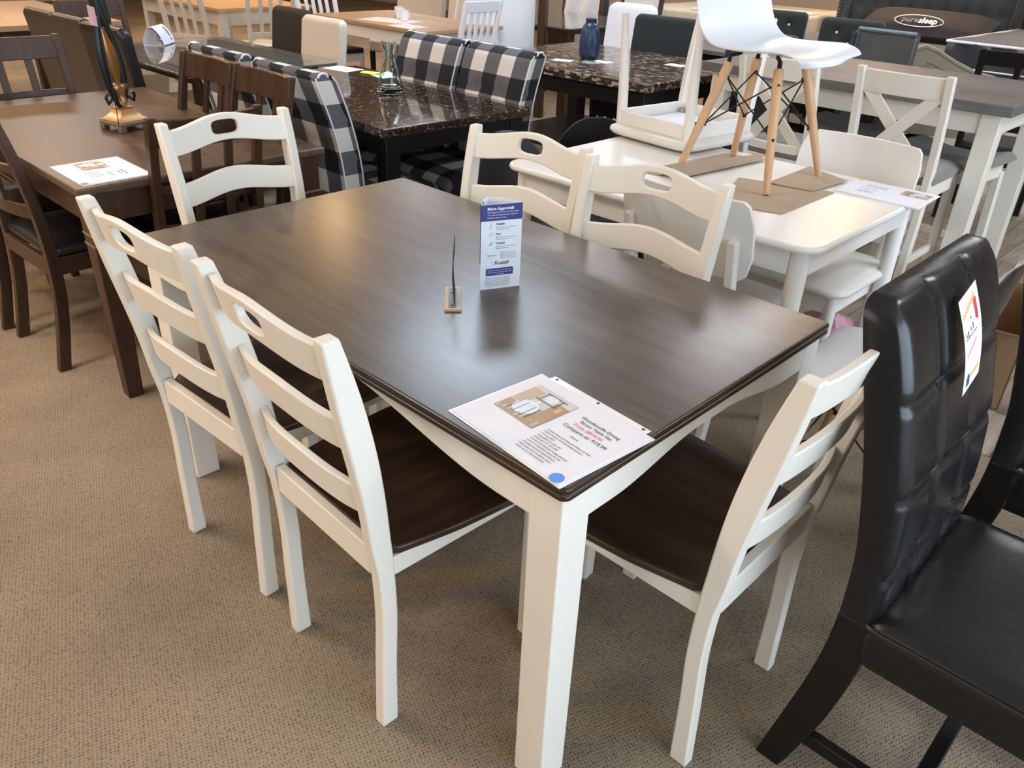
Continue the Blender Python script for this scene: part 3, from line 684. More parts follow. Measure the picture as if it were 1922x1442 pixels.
tagmesh('red_ribbon', [(.68, .84, .80, .88), (.70, .77, .68, .81), (.79, .84, .66, .80)], M_REDINK)
tagmesh('handwriting', [(.12, .15, .61, .65), (.22, .26, .60, .66), (.38, .41, .63, .67), (.50, .54, .63, .69), (.10, .72, .585, .592), (.42, .50, .745, .755)], M_INK)
tagmesh('red_print_line', [(.12 + .07 * k, .17 + .07 * k, .40 + .012 * k, .425 + .012 * k) for k in range(8)], M_PINKINK)
tagmesh('logo_globe', [(.16, .34, .06, .16), (.20, .30, .16, .19)], M_NAVY)

# ================================================================== WHITE TABLE SET
wt = rtable('dining_table', 'white table with rounded corners carrying the two chairs, at the right', (1.76, .85, 0), .88, 1.22, .762, .022, .058, .035, .082, (M_WHITE, M_WHITE), r=.07, bev=.009, leg_foot=.034, round_leg=True, ainset=.006)
def panel_chair(label, loc, rz, group):
    t = thing('dining_chair', label, 'chair', loc, rz, group); hw = .235
    for s in (-1, 1):
        zs = [.77 * k / 16 for k in range(17)]
        b = [(smooth([(0, .0), (.2, .035), (.42, .055), (.55, .045), (.77, .012)], z), z) for z in zs]; f = [(y + .034 - .008 * abs(z - .42), z) for y, z in b]
        x0, x1 = (.165, .195) if s > 0 else (-.195, -.165)
        G().strip(b, f, x0, x1).build('back_post', M_WHITE, t, 0.007, seg=3)
        G().tube([(s*.195, .475, 0), (s*.185, .455, .30), (s*.183, .45, .445)], [.013, .021, .022], 16).build('front_leg', M_WHITE, t)
    def pan(u, v, o):
        x = (u * 2 - 1); e = max(0, 1 - (1 - abs(x)) / .16); hh = .5 * (1 - .62 * (1 - math.sqrt(max(0, 1 - e * e)))); vv = (v - .5) * 2 * hh
        return (x * .225, .008 + .045 * (x * x) - .055 * vv + o + (0.0), .765 + vv * .245)
    G().grid(30, 10, lambda u, v: pan(u, v, .013), lambda u, v: pan(u, v, 0)).build('backrest', M_WHITE, t, 0.004, seg=3, angle=60)
    ring = lambda hx, hy, r, z, cy: [(x, y, z) for x, y in rrect(hx, hy, r, 6, 0, cy)]
    ap = G()
    o_, i_ = rrect(.200, .205, .04, 5, 0, .265), rrect(.180, .185, .03, 5, 0, .265)
    ap.loft([[(x, y, .385) for x, y in o_], [(x, y, .440) for x, y in o_], [(x, y, .440) for x, y in i_], [(x, y, .385) for x, y in i_], [(x, y, .385) for x, y in o_]], caps=False); fr = ap.build('seat_rail', M_WHITE, t, 0.002)
    G().box(-.182, .182, .1, .43, .425, .438).build('seat_board', M_WHITEPAINT, t)
    bolts = G()
    for sx in (-1, 1):
        for sy in (.095, .435): bolts.lathe([(.011, .405), (.011, .424)], (sx * .155, sy, 0), 12)
    bolts.build('bolt', M_STEEL, fr)
    G().loft([ring(.205, .21, .05, .440, .265), ring(.232, .235, .07, .455, .27), ring(.236, .238, .075, .468, .27), ring(.226, .228, .07, .480, .27), ring(.19, .19, .06, .489, .27), ring(.12, .12, .05, .492, .27)]).build('seat', M_WHITELEATHER, t, angle=70)
    return t
PG = 'white panel-back chairs of the white table'
pcA = panel_chair('white panel-back chair tucked under the far right side of the white table', (2.285, .535, 0), 90, PG)
dup(pcA, 'white panel-back chair between the cream chairs and the white table, its back to them', (1.175, .605, 0), -90, PG)
dup(pcA, 'white chair with padded seat standing upside down on the white table, legs up', (2.45, 1.235, 1.234), 0, PG, rot=(PI, 0, R(-97))).scale = (.98, .98, .955)

# ---- moulded plastic chairs with wooden legs
PROF = [(.222, .392), (.208, .412), (.15, .424), (.05, .417), (-.05, .414), (-.12, .430), (-.175, .478), (-.205, .55), (-.225, .63), (-.24, .71), (-.25, .79), (-.252, .835)]
WID = [(0, .172), (.06, .195), (.12, .208), (.3, .225), (.45, .228), (.6, .225), (.8, .205), (.92, .18), (1, .12)]
def shell_chair(label, loc, rz, group):
    t = thing('moulded_chair', label, 'chair', loc, rz, group)
    n = len(PROF) - 1; tabY = [(k / n, PROF[k][0]) for k in range(n + 1)]; tabZ = [(k / n, PROF[k][1]) for k in range(n + 1)]
    def S(u, v, off):
        x = u * 2 - 1; y, z = smooth(tabY, v), smooth(tabZ, v); d = .01
        ty, tz = smooth(tabY, min(1, v + d)) - smooth(tabY, max(0, v - d)), smooth(tabZ, min(1, v + d)) - smooth(tabZ, max(0, v - d))
        l = math.hypot(ty, tz); ny, nz = tz / l, -ty / l            # points to the sitter
        rim = x * x * lerp([(0, .004), (.12, .012), (.4, .020), (.55, .040), (.8, .048), (1, .03)], v) + abs(x) ** 8 * .003
        w = smooth(WID, v); q = rim + off
        ysh = (1 - math.sqrt(max(0, 1 - x * x))) * (-.07 if v < .06 else 0) 
        return (x * w, y + ny * q + ysh * max(0, 1 - v * 14), z + nz * q - (abs(x) ** 3 * .045 * max(0, (v - .75) / .25) ** 2))
    G().grid(28, 44, lambda u, v: S(u, v, .0), lambda u, v: S(u, v, -.006)).build('seat_shell', M_SHELL, t, 0.0015, angle=80)
    tops = {}; feet = {}
    for sx in (-1, 1):
        for sy in (-1, 1):
            ft, tp = Vector((sx * .178, sy * .180, 0)), Vector((sx * .088, sy * .092, .372)); tops[sx, sy] = tp; feet[sx, sy] = ft
            lg = G().tube([ft, ft.lerp(tp, .5), ft.lerp(tp, .9), tp], [.0115, .0155, .0165, .0155], 18).build('leg', M_BEECH, t)
            br = G().tube([tp.lerp(ft, .06), tp + Vector((0, 0, .022)), tp + Vector((-sx * .03, -sy * .03, .033))], [.008, .0075, .006], 10).build('bracket', M_BLACKMETAL, lg)
    g = G()
    for (a, b) in (((-1, -1), (1, -1)), ((1, -1), (1, 1)), ((1, 1), (-1, 1)), ((-1, 1), (-1, -1))):
        for p, q in ((a, b), (b, a)):
            P0 = feet[p].lerp(tops[p], .45); P1 = feet[q].lerp(tops[q], .88); c = Vector((0, 0, 0)); 
            s0 = Vector((-P0.x, -P0.y, 0)).normalized() * .012; s1 = Vector((-P1.x, -P1.y, 0)).normalized() * .012
            g.tube([P0 + s0, P1 + s1], .0026, 8)
    g.build('wire_brace', M_BLACKMETAL, t)
    g = G()
    for k in tops:
        for f in (.45, .88):
            P = feet[k].lerp(tops[k], f); d = Vector((-P.x, -P.y, 0)).normalized(); g.tube([P + d * .008, P + d * .020], .0065, 10); g.tube([P - d * .0175, P - d * .012], .005, 10)
    g.build('bolt_head', M_BLACKMETAL, t)
    for k in tops: G().lathe([(.02, .398), (.022, .406), (.018, .414)], (tops[k].x * .55, tops[k].y * .55, 0), 14).build('mounting_pad', M_WHITEPAINT, t)
    return t
SG = 'white moulded chairs with beech legs'
sc1 = shell_chair('white moulded plastic chair with beech legs standing on top of the white table', (1.885, .775, .769), 178, SG)
dup(sc1, 'white moulded plastic chair on the floor between the two black leather chairs', (1.46, .03, 0), 0, SG)
# kraft cardboard under the feet
def cardboard(label, pts, z, curl, m=M_KRAFT):
    t = thing('cardboard_sheet', label, 'cardboard', (pts[0][0], pts[0][1], z), 0, 'cardboard pieces under the moulded chair')
    P = [Vector((p[0] - pts[0][0], p[1] - pts[0][1], 0)) for p in pts]
    f = lambda u, v, o: (P[0].lerp(P[1], u)).lerp(P[3].lerp(P[2], u), v) + Vector((0, 0, curl(u, v) + o))
    G().grid(16, 10, lambda u, v: f(u, v, .003), lambda u, v: f(u, v, 0)).build('sheet', m, t)
cardboard('flat kraft cardboard under the front leg of the moulded chair', [(1.50, .66), (1.56, .47), (1.93, .47), (1.83, .78)], .763, lambda u, v: 0)
cardboard('small curled kraft cardboard under the right front leg, nearest the price sheet', [(1.84, .665), (1.87, .52), (2.10, .50), (2.13, .66)], .767, lambda u, v: .010 * abs(u - .9) * v + .012 * max(0, .3 - u))
cardboard('long wavy kraft cardboard under the two rear legs of the moulded chair', [(1.62, 1.06), (1.63, .90), (2.14, .84), (2.12, 1.00)], .763, lambda u, v: .042 * math.exp(-((u - .76) / .13) ** 2) * (1 - .6 * v) + .006 * max(0, u - .9) * 10)

# ================================================================== GREY COUNTER TABLE SET
gt = rtable('counter_table', 'tall cream counter table with grey wood top at the upper right', (3.75, 1.11, 0), .92, 1.56, .914, .045, .085, .045, .095, (M_GREYTOP, M_CREAM), r=.004, bev=.003, ainset=.01)
def x_chair(label, loc, rz, group):
    t = thing('counter_chair', label, 'chair', loc, rz, group); hw = .205
    zs = [1.04 * k / 20 for k in range(21)]
    bt_ = [(0, 0.0), (.3, .045), (.62, .050), (.8, .030), (1.04, -.020)]
    for s in (-1, 1):
        b = [(smooth(bt_, z), z) for z in zs]; f = [(y + .045 - (.014 * max(0, z - .62) / .42), z) for y, z in b]
        x0, x1 = (hw - .034, hw) if s > 0 else (-hw, -hw + .034)
        G().strip(b, f, x0, x1).build('back_post', M_CREAM, t, 0.004)
        x0, x1 = (hw - .035, hw + .005) if s > 0 else (-hw - .005, -hw + .035)
        G().box(x0, x1, .40, .44, 0, .575).build('front_leg', M_CREAM, t, 0.003)
        G().box(s * (hw - .018) - .01, s * (hw - .018) + .01, .06, .41, .20, .235).build('stretcher', M_CREAM, t, 0.002)
    yb = lambda z: smooth(bt_, z) + .018
    H2 = hw - .03
    def rail(name, z0, z1, th=.02):
        G().grid(14, 3, lambda u, v: ((u * 2 - 1) * H2, yb(z0 + (z1 - z0) * v) - .022 * (1 - (2 * u - 1) ** 2) + th, z0 + (z1 - z0) * v), lambda u, v: ((u * 2 - 1) * H2, yb(z0 + (z1 - z0) * v) - .022 * (1 - (2 * u - 1) ** 2), z0 + (z1 - z0) * v)).build(name, M_CREAM, t, 0.003)
    rail('crest_rail', .935, 1.030); rail('lower_rail', .600, .640)
    for s in (-1, 1):
        g = G(); n = 10; rings = []
        for k in range(n + 1):
            q = k / n; xx = s * (-H2 + .035 + (2 * H2 - .07) * q); z = .63 + .31 * q; yy = yb(z) - .022 * (1 - (xx / H2) ** 2) + (.003 if s > 0 else .010)
            rings.append([(xx - s*.036, yy, z), (xx + s*.036, yy, z), (xx + s*.036, yy + .012, z), (xx - s*.036, yy + .012, z)])
        g.loft(rings).build('cross_slat', M_CREAM, t, 0.002)
    G().box(-hw + .02, hw - .02, .055, .085, .51, .575).box(-hw + .02, hw - .02, .405, .43, .51, .575).box(-hw + .003, -hw + .022, .07, .41, .51, .575).box(hw - .022, hw - .003, .07, .41, .51, .575).build('seat_rail', M_CREAM, t, 0.002)
    G().box(-hw + .03, hw - .03, .41, .43, .16, .20).build('footrest', M_CREAM, t, 0.002)
    ring = lambda hx, hy, r, z: [(x, y, z) for x, y in rrect(hx, hy, r, 5, 0, .265)]
    G().loft([ring(.21, .195, .03, .577), ring(.216, .205, .04, .595), ring(.212, .20, .04, .612), ring(.17, .16, .04, .628), ring(.09, .09, .04, .634)]).build('seat', M_GREYFAB, t, angle=70)
    return t
XG = 'cream x-back counter chairs of the grey-topped table'
xc = x_chair('cream x-back counter chair with grey seat, right one of the pair at the grey-topped table', (2.98, .705, 0), -90, XG)
dup(xc, 'cream x-back counter chair seen through the beech legs of the moulded chair', (2.93, 1.265, 0), -93, XG)
def saddle(label, loc, rz, group):
    t = thing('saddle_stool', label, 'stool', loc, rz, group)
    def top(u, v):
        x, y = (u * 2 - 1), (v * 2 - 1); e = min(1, (1 - abs(y)) / .45); e2 = min(1, (1 - abs(x)) / .12)
        return (x * .235, y * .155, .585 + .045 * math.sqrt(max(0, 1 - (1 - e) ** 2)) * math.sqrt(max(0, 1 - (1 - e2) ** 2)) + .038 * x * x)
    G().grid(30, 16, top, lambda u, v: ((u * 2 - 1) * .225, (v * 2 - 1) * .145, .575 + .035 * (u * 2 - 1) ** 2)).build('seat', M_GREYFAB, t, angle=70)
    for sx in (-1, 1):
        for sy in (-1, 1):
            G().taper((sx*.20 - .02, sx*.20 + .02, sy*.13 - .02, sy*.13 + .02), (sx*.185 - .02, sx*.185 + .02, sy*.115 - .02, sy*.115 + .02), 0, .56).build('leg', M_CREAM, t, 0.003)
    G().box(-.18, .18, -.125, -.105, .51, .575).box(-.18, .18, .105, .125, .51, .575).box(-.195, -.175, -.12, .12, .53, .59).box(.175, .195, -.12, .12, .53, .59).build('apron', M_CREAM, t, 0.002)
    G().box(-.185, .185, -.135, -.115, .17, .205).box(-.185, .185, .115, .135, .17, .205).build('footrest', M_CREAM, t, 0.002)
    return t
ZG = 'backless grey saddle stools under the grey-topped table'
ss = saddle('backless grey saddle stool under the table end behind the right x-back chair', (3.62, .60, 0), 84, ZG)
dup(ss, 'backless grey saddle stool left of the first one, under the middle of the grey-topped table', (3.80, 1.20, 0), 88, ZG)

# ================================================================== BROWN TABLE SET (left)
bt = rtable('dining_table', 'dark brown table with banded square legs at the left, lamp standing on it', (.488, 2.795, 0), .90, 1.55, .762, .026, .075, .022, .10, (M_BROWNTOP, M_BROWN), r=.006, bev=.006, leg_foot=.052, grooves=(.600, .565))
def brown_chair(label, loc, rz, group):
    t = thing('wooden_dining_chair', label, 'chair', loc, rz, group); hw = .215
    zs = [1.0 * k / 20 for k in range(21)]
    tb = [(0, -.01), (.25, .035), (.45, .045), (.6, .036), (.8, .008), (1.0, -.035)]
    for s in (-1, 1):
        b = [(smooth(tb, z), z) for z in zs]; f = [(y + .042 - .016 * max(0, z - .5) * 2, z) for y, z in b]
        x0, x1 = (hw - .032, hw) if s > 0 else (-hw, -hw + .032)
        G().strip(b, f, x0, x1).build('back_post', M_BROWN, t, 0.003)
        G().taper((s*.20 - .016, s*.20 + .016, .41, .442), (s*.197 - .02, s*.197 + .02, .405, .445), 0, .43).build('front_leg', M_BROWN, t, 0.003)
    yb = lambda z: smooth(tb, z) + .010
    bow = lambda x: .045 * (1 - (x / hw) ** 2)
    def rail(name, z0, z1, lift=0, H2=hw - .025, th=.018):
        P = lambda u, v, o: (lambda x, z: (x, yb(z) - bow(x) + o, z))((u * 2 - 1) * H2, z0 + (z1 - z0) * v + lift * (1 - (2 * u - 1) ** 2))
        G().grid(14, 3, lambda u, v: P(u, v, th), lambda u, v: P(u, v, 0)).build(name, M_BROWN, t, 0.003)
    rail('crest_rail', .900, .995, -.004, hw + .002, .02); rail('cross_rail', .735, .765); rail('lower_rail', .575, .625, .0)
    for x in (-.062, .062):
        zz = [.60 + .30 * k / 6 for k in range(7)]
        G().strip([(yb(z) - bow(x) + .002, z) for z in zz], [(yb(z) - bow(x) + .016, z) for z in zz], x - .016, x + .016).build('back_slat', M_BROWN, t, 0.002)
    G().box(-hw + .02, hw - .02, .045, .065, .365, .430).box(-.19, .19, .415, .435, .365, .43).box(-hw + .003, -hw + .022, .06, .42, .365, .43).box(hw - .022, hw - .003, .06, .42, .365, .43).build('seat_rail', M_BROWN, t, 0.002)
    ring = lambda hx, hy, r, z: [(x, y, z) for x, y in rrect(hx, hy, r, 5, 0, .26)]
    G().loft([ring(.208, .195, .03, .432), ring(.216, .205, .04, .447), ring(.212, .20, .04, .465), ring(.17, .16, .04, .480), ring(.09, .09, .04, .484)]).build('seat', M_BLEATHER, t, angle=70)
    return t
BG = 'brown grid-back chairs around the brown table'
bc = brown_chair('brown grid-back chair at the near end of the brown table, behind the far cream chair', (.462, 1.985, 0), 1, BG)
bc_scale = .957
for lab, x, y, a in (('brown grid-back chair on the far side of the brown table, nearest the plaid chairs', .875, 2.345, 90), ('brown grid-back chair on the far side of the brown table, left of its neighbour', .870, 2.765, 90),
    ('brown chair with both rear feet visible at the left edge, beside the brown table', -.045, 2.61, -88), ('brown chair at the far left edge, mostly outside the picture', -.075, 3.12, -90), ('brown grid-back chair at the far end of the brown table, facing the camera', .44, 3.72, 180)):
    dup(bc, lab, (x, y, 0), a, BG)
bc.scale = (.93, .93, .957)

# ---- table lamp on the brown table
lp = thing('table_lamp', 'tall sculpted lamp in gold and black with a square footed base on the brown table', 'lamp', (.500, 2.740, .762), 12)
g = G()
for (a, b) in ((1, 1), (1, -1), (-1, 1), (-1, -1)): g.box(min(a*.068, a*.042), max(a*.068, a*.042), min(b*.068, b*.042), max(b*.068, b*.042), 0, .022)
g.box(-.068, .068, -.068, .068, .020, .034); g.build('square_foot', M_PEWTER, lp, 0.003)
rings = []
for hw_, z in ((.064, .034), (.063, .039), (.046, .050), (.034, .064), (.028, .078), (.030, .083)):
    P = []
    for k in range(48):
        a = 2 * PI * k / 48 + PI / 4; m_ = max(abs(math.cos(a)), abs(math.sin(a))); rr_ = hw_ * (1 + (.012 if k % 2 else 0)); P.append((rr_ * math.cos(a) / m_, rr_ * math.sin(a) / m_, z))
    rings.append(P)
G().loft(rings).build('ribbed_pyramid', M_GOLD, lp)
rings = []
for k in range(22):
    q = k / 21; r_ = .013 + .012 * q + .005 * math.sin(q * 9); z = .083 + .085 * q
    rings.append([(r_ * (1 + .14 * math.cos(5 * a + q * 9)) * math.cos(a), r_ * (1 + .14 * math.cos(5 * a + q * 9)) * math.sin(a), z) for a in [2 * PI * j / 40 for j in range(40)]])
G().loft(rings).build('twisted_urn', M_GOLD, lp)
rings = []
for k in range(25):
    q = k / 24; w_ = .024 * math.sin(PI * (q * .90 + .08)) ** .8 + .002; z = .165 + .20 * q; lean = -.022 * q * q
    rings.append([(lean + w_ * math.cos(a), .4 * w_ * math.sin(a), z) for a in [2 * PI * j / 20 for j in range(20)]])
G().loft(rings).build('gilded_leaf', M_AMBER, lp)
for s in (-1, 1):
    pts = []
    for k in range(22):
        q = k / 21; pts.append((s * (.034 * math.sin(PI * min(1, q * 1.0)) ** .6 + .006) - .022 * q, .006 * s, .075 + .33 * q))
    G().tube(pts, [.008 + .007 * math.sin(PI * k / 21) for k in range(22)], 10).build('curved_strap', M_BRONZE, lp)
    G().tube([(s*.03, 0, .12), (s*.055, 0, .10), (s*.062, 0, .125), (s*.05, 0, .135)], .006, 8).build('scroll', M_BRONZE, lp)
g = G(); random.seed(3)
for k in range(14):
    a = 2 * PI * k / 14; r0 = .012; z0 = .37 + .03 * random.random()
    g.tube([(r0 * math.cos(a), r0 * math.sin(a), z0), (-.02 + .016 * math.cos(a), .016 * math.sin(a), z0 + .08), (-.03 + .022 * math.cos(a + .2), .022 * math.sin(a + .2), z0 + .2), (-.03 + .045 * math.cos(a + .3), .045 * math.sin(a + .3), z0 + .36)], [.008, .012, .011, .006], 8)
g.build('leafy_stem', mat('dark_green_bronze', (0.014, 0.022, 0.017), 0.4, metal=0.2), lp)
pk = G().grid(4, 4, lambda u, v: (-.085 + .034 * u, -.036 + .01 * u, .385 + .065 * v - .01 * u), lambda u, v: (-.085 + .034 * u, -.0355 + .01 * u, .385 + .065 * v - .01 * u)).build('pink_tag', mat('pink_label', (0.80, 0.45, 0.47), 0.6), lp)
G().tube([(-.075, -.07, .034), (-.062, -.06, .20), (-.058, -.05, .38), (-.05, -.04, .47)], .0018, 6).build('hanging_cord', M_BRONZE, lp)

# ================================================================== MARBLE TABLE SET WITH PLAID CHAIRS
mb = rtable('dining_table', 'glossy dark brown marble table between the plaid chairs', (1.755, 2.855, 0), .86, 1.50, .762, .038, .075, .03, .075, (M_MARBLE, M_BLACKWOOD), r=.012, bev=.006, ainset=.006, rot=-2.5)
def plaid_chair(label, loc, rz, group):
    t = thing('plaid_dining_chair', label, 'chair', loc, rz, group); hw = .235
    tab = [(.40, .045), (.5, .045), (.65, .03), (.8, -.005), (.94, -.055), (.985, -.075)]
    rows = 40; rings = []
    for k in range(rows + 1):
        z = .40 + (.99 - .40) * k / rows; e = max(0, 1 - (.992 - z) / .042); c = math.sqrt(max(0, 1 - e * e)); th = .044 * c + .002
        y = smooth(tab, min(z, .985)); ring = []
        nx = 24
        for i in range(nx + 1):
            x = -hw + 2 * hw * i / nx
            tuft = sum(math.exp(-((x - bx_) ** 2 + (z - bz) ** 2) / .0009) for bx_ in (-.085, .085) for bz in (.80, .64)) * .016
            ring.append((x, y + th + .008 * c - tuft, z))
        for i in range(nx, -1, -1): ring.append((-hw + 2 * hw * i / nx, y - th, z))
        rings.append(ring)
    bk = G().loft(rings, v0=.02).build('backrest', M_PLAID, t, 0.004, angle=50)
    for s in (-1, 1):
        pp = G()
        for q in (-1, 1):
            pts = []
            for k in range(28):
                z = .41 + .565 * k / 27; e = max(0, 1 - (.992 - z) / .042); c = math.sqrt(max(0, 1 - e * e)); pts.append((s * (hw + .001), smooth(tab, min(z, .985)) + q * (.044 * c + .002), z))
            pp.tube(pts, .0036, 6)
        pp.tube([(s * (hw + .001), smooth(tab, .985) + .044 * math.cos(a) * .5, .975 + .016 * math.sin(a)) for a in [PI * j / 10 for j in range(11)]], .0048, 6)
        pp.build('white_piping', M_PAPER, bk)
    bb = G()
    for bx_ in (-.085, .085):
        for bz in (.80, .64): bb.lathe([(.001, 0), (.011, .002), (.009, .006), (.002, .008)], (0, 0, 0), 12); bb.xf(Matrix.Translation((bx_, smooth(tab, bz) + .028, bz)) @ Matrix.Rotation(R(-90), 4, 'X'), len(bb.v) - 48)
    bb.build('tufting_button', M_GREYFAB, bk)
    # waterfall seat: rounded front edge sweeping down
    path = [(.08, .478), (.20, .484), (.36, .486), (.44, .482), (.495, .462), (.520, .425), (.520, .375), (.51, .345)]
    rr2 = []
    ty = [(i / (len(path) - 1), p[0]) for i, p in enumerate(path)]; tz = [(i / (len(path) - 1), p[1]) for i, p in enumerate(path)]
    def top(u, v):
        x = u * 2 - 1; e = max(0, 1 - (1 - abs(x)) / .14); drop = .035 * (1 - math.sqrt(max(0, 1 - e * e)))
        return (x * .25, smooth(ty, v), smooth(tz, v) - drop)
    g = G(); nu, nv = 24, 24; b0 = len(g.v)
    g.grid(nu, nv, top, lambda u, v: ((u * 2 - 1) * .245, min(smooth(ty, v), .50), .345))
    for fi, f in enumerate(g.f):
        if max(f) < (nu + 1) * (nv + 1):
            g.uv[fi] = [((i % (nu + 1)) / nu * .5, (i // (nu + 1)) / nv * .56) for i in f]
    # side faces read as plaid too
    for fi, f in enumerate(g.f):
        if fi not in g.uv: g.uv[fi] = [(g.v[i][1], g.v[i][2] + .02) for i in f]
    g.build('seat', M_PLAID, t, angle=60)
    for s in (-1, 1):
        G().taper((s*.20 - .018, s*.20 + .018, -.02, .02), (s*.21 - .02, s*.21 + .02, .03, .07), 0, .42).build('rear_leg', M_BLACKWOOD, t, 0.003)
        G().taper((s*.21 - .018, s*.21 + .018, .45, .486), (s*.21 - .022, s*.21 + .022, .44, .486), 0, .35).build('front_leg', M_BLACKWOOD, t, 0.003)
    return t
QG = 'black and white plaid chairs at the marble table'
pl = plaid_chair('buffalo plaid chair, right one of the two on the far side of the marble table', (2.215, 2.405, 0), 88, QG)
dup(pl, 'buffalo plaid chair, left one of the two on the far side of the marble table', (2.210, 2.915, 0), 90, QG)
dup(pl, 'buffalo plaid chair with white piping seen from behind beside the brown chairs', (1.145, 2.435, 0), -90, QG)
dup(pl, 'buffalo plaid chair seen from behind, only its top edge showing above a brown chair', (1.150, 3.02, 0), -90, QG)

# ---- glass bottle vase
vs = thing('glass_vase', 'clear green glass bottle vase on the marble table', 'vase', (1.835, 2.77, .762))
pr_ = [(.050, .002), (.062, .006), (.0625, .012), (.055, .022), (.050, .045), (.045, .075), (.035, .105), (.0255, .122), (.0235, .137), (.025, .143), (.0265, .165), (.034, .192), (.034, .196)]
inn = [(r - .0028, z) for r, z in pr_ if z > .012]
G().lathe([(.02, 0), (.048, 0)] + pr_ + inn[::-1] + [(.02, .016)], n=40).build('bottle', M_GLASS, vs); vs.scale = (1.08, 1.08, 1.22)
# ---- papers on the marble table
fl = thing('flyer', 'white leaflet lying at the far end of the marble table', 'paper', (2.02, 3.40, .762), 10); G().box(0, .14, 0, .2, 0, .001).build('page', M_PAPER, fl, smooth=False)
fl = thing('flyer', 'white leaflet under the lime note on the marble table', 'paper', (2.05, 3.13, .7625), -12); G().box(0, .14, 0, .2, .0005, .0015).build('page', M_PAPER, fl, smooth=False)
fl = thing('sticky_note', 'lime green folded note on the white leaflet', 'note', (2.09, 3.22, .764), 20); G().grid(4, 6, lambda u, v: (u * .075, v * .11, .006 * math.sin(u * 3) + .003), lambda u, v: (u * .075, v * .11, .006 * math.sin(u * 3) + .0022)).build('note', M_LIME, fl)

# ================================================================== SECOND MARBLE TABLE WITH BLUE VASE
t2 = rtable('dining_table', 'mosaic brown marble table with black base carrying the blue vase', (3.76, 2.90, 0), 1.18, 1.50, .762, .045, .10, .04, .10, (M_MARBLE2, M_BLACKWOOD), r=.004, bev=.003)
G().box(-.46, .46, -.62, .62, .24, .27).build('lower_shelf', mat('satin_black_shelf', (.02, .02, .022), .18), t2, .002)
bv = thing('ceramic_vase', 'dark blue ribbed bottle-shaped vase on the mosaic marble table', 'vase', (3.70, 3.02, .762))
rings = []
for r_, z in ((.052, 0), (.062, .012), (.068, .05), (.066, .11), (.060, .17), (.050, .205), (.037, .218), (.036, .235), (.040, .245), (.033, .246), (.03, .235)):
    rings.append([(r_ * (1 + (.018 * math.cos(30 * a) if .03 < z < .2 else 0)) * math.cos(a), r_ * (1 + (.018 * math.cos(30 * a) if .03 < z < .2 else 0)) * math.sin(a), z) for a in [2 * PI * j / 120 for j in range(120)]])
G().loft(rings).build('body', mat('navy_glaze', (0.022, 0.040, 0.085), 0.28), bv)
for lab, m, x, y, a in (('white card left of the blue vase', M_PAPER, 3.46, 2.98, 20), ('green card in front of the blue vase', mat('sage_card', (.20, .33, .28), .5), 3.50, 2.86, -30), ('pale grey card right of the blue vase', M_CARD, 3.62, 2.80, 5), ('white card near the right corner of the mosaic marble table', M_PAPER, 3.93, 2.44, 0)):
    c = thing('info_card', lab, 'card', (x, y, .762), a); G().box(0, .09, 0, .13, 0, .001).build('card', m, c, smooth=False)

# ---- simple upholstered chairs
def uph(name, label, loc, rz, m, h=1.0, w=.46, group=None, th=.07, legm=None, tuft=None, seat=True, rnd=.03, lean=.07, piping=None):
    t = thing(name, label, 'chair', loc, rz, group); hw = w / 2
    rings = []; rows = 26; cols = 26
    rows_z = [.42 + (h - .42) * k / rows for k in range(rows + 1)]
    for z in rows_z:
        e = max(0, 1 - (h + .001 - z) / rnd); c = math.sqrt(max(0, 1 - e * e)); hh = hw - rnd * (1 - c); y = .05 - lean * max(0, (z - .45)) / .55
        ring = [((-hh + 2 * hh * i / cols), y + th / 2 * (.3 + .7 * c) - (sum(math.exp(-(((-hh + 2 * hh * i / cols) - a) ** 2 + (z - b) ** 2) / .0008) for a, b in tuft) * .022 if tuft else 0), z) for i in range(cols + 1)]
        ring += [((hh - 2 * hh * i / cols), y - th / 2 * (.3 + .7 * c), z) for i in range(cols + 1)]
        rings.append(ring)
    bk = G().loft(rings).build('backrest', m, t, 0.012, seg=3, angle=60)
    if tuft:
        g = G()
        for a, b in tuft: st = len(g.v); g.lathe([(.001, 0), (.012, .004), (.010, .010), (.002, .013)], (0, 0, 0), 10); g.xf(Matrix.Translation((a, .05 - lean * (b - .45) / .55 + th / 2 - .016, b)) @ Matrix.Rotation(R(-90), 4, 'X'), st)
        g.build('crystal_button', M_JEWEL, bk)
    if seat: slab('seat', hw, .22, .04, .36, .47, m, t, .02, 0, .29)
    for s in (-1, 1):
        G().taper((s*(hw - .03) - .018, s*(hw - .03) + .018, .02, .05), (s*(hw - .03) - .02, s*(hw - .03) + .02, .03, .07), 0, .43).build('leg', legm or M_BLACKWOOD, t)
        G().taper((s*(hw - .03) - .018, s*(hw - .03) + .018, .45, .486), (s*(hw - .03) - .02, s*(hw - .03) + .02, .45, .49), 0, .37).build('leg', legm or M_BLACKWOOD, t)
    return t
uph('upholstered_chair', 'dark green-black upholstered chair behind the mosaic marble table', (4.42, 2.93, 0), 92, M_DARKFAB, 1.0, .50)
uph('upholstered_chair', 'white upholstered chair behind the dark green one', (4.85, 3.55, 0), 95, M_SHELL, 1.02, .42, rnd=.06)
uph('parsons_chair', 'ivory leatherette parsons chair at the far end of the marble table', (2.28, 4.00, 0), 90, M_IVORY, .985, .42, legm=M_BLACKWOOD, th=.06)
uph('parsons_chair', 'dark brown parsons chair left of the ivory one', (2.42, 4.58, 0), 90, M_DBROWN, .985, .42, th=.06)
GC = 'dark leather chairs along the near side of the glass table'
uph('leather_chair', 'black leather chair with its flat side towards the lamp, behind the brown table', (.95, 3.92, 0), -86, M_BLEATHER, 1.01, .44, th=.06)
uph('leather_chair', 'worn brown-grey leather chair left of the black one', (1.00, 4.50, 0), -88, M_WORN, 1.0, .42, th=.07)
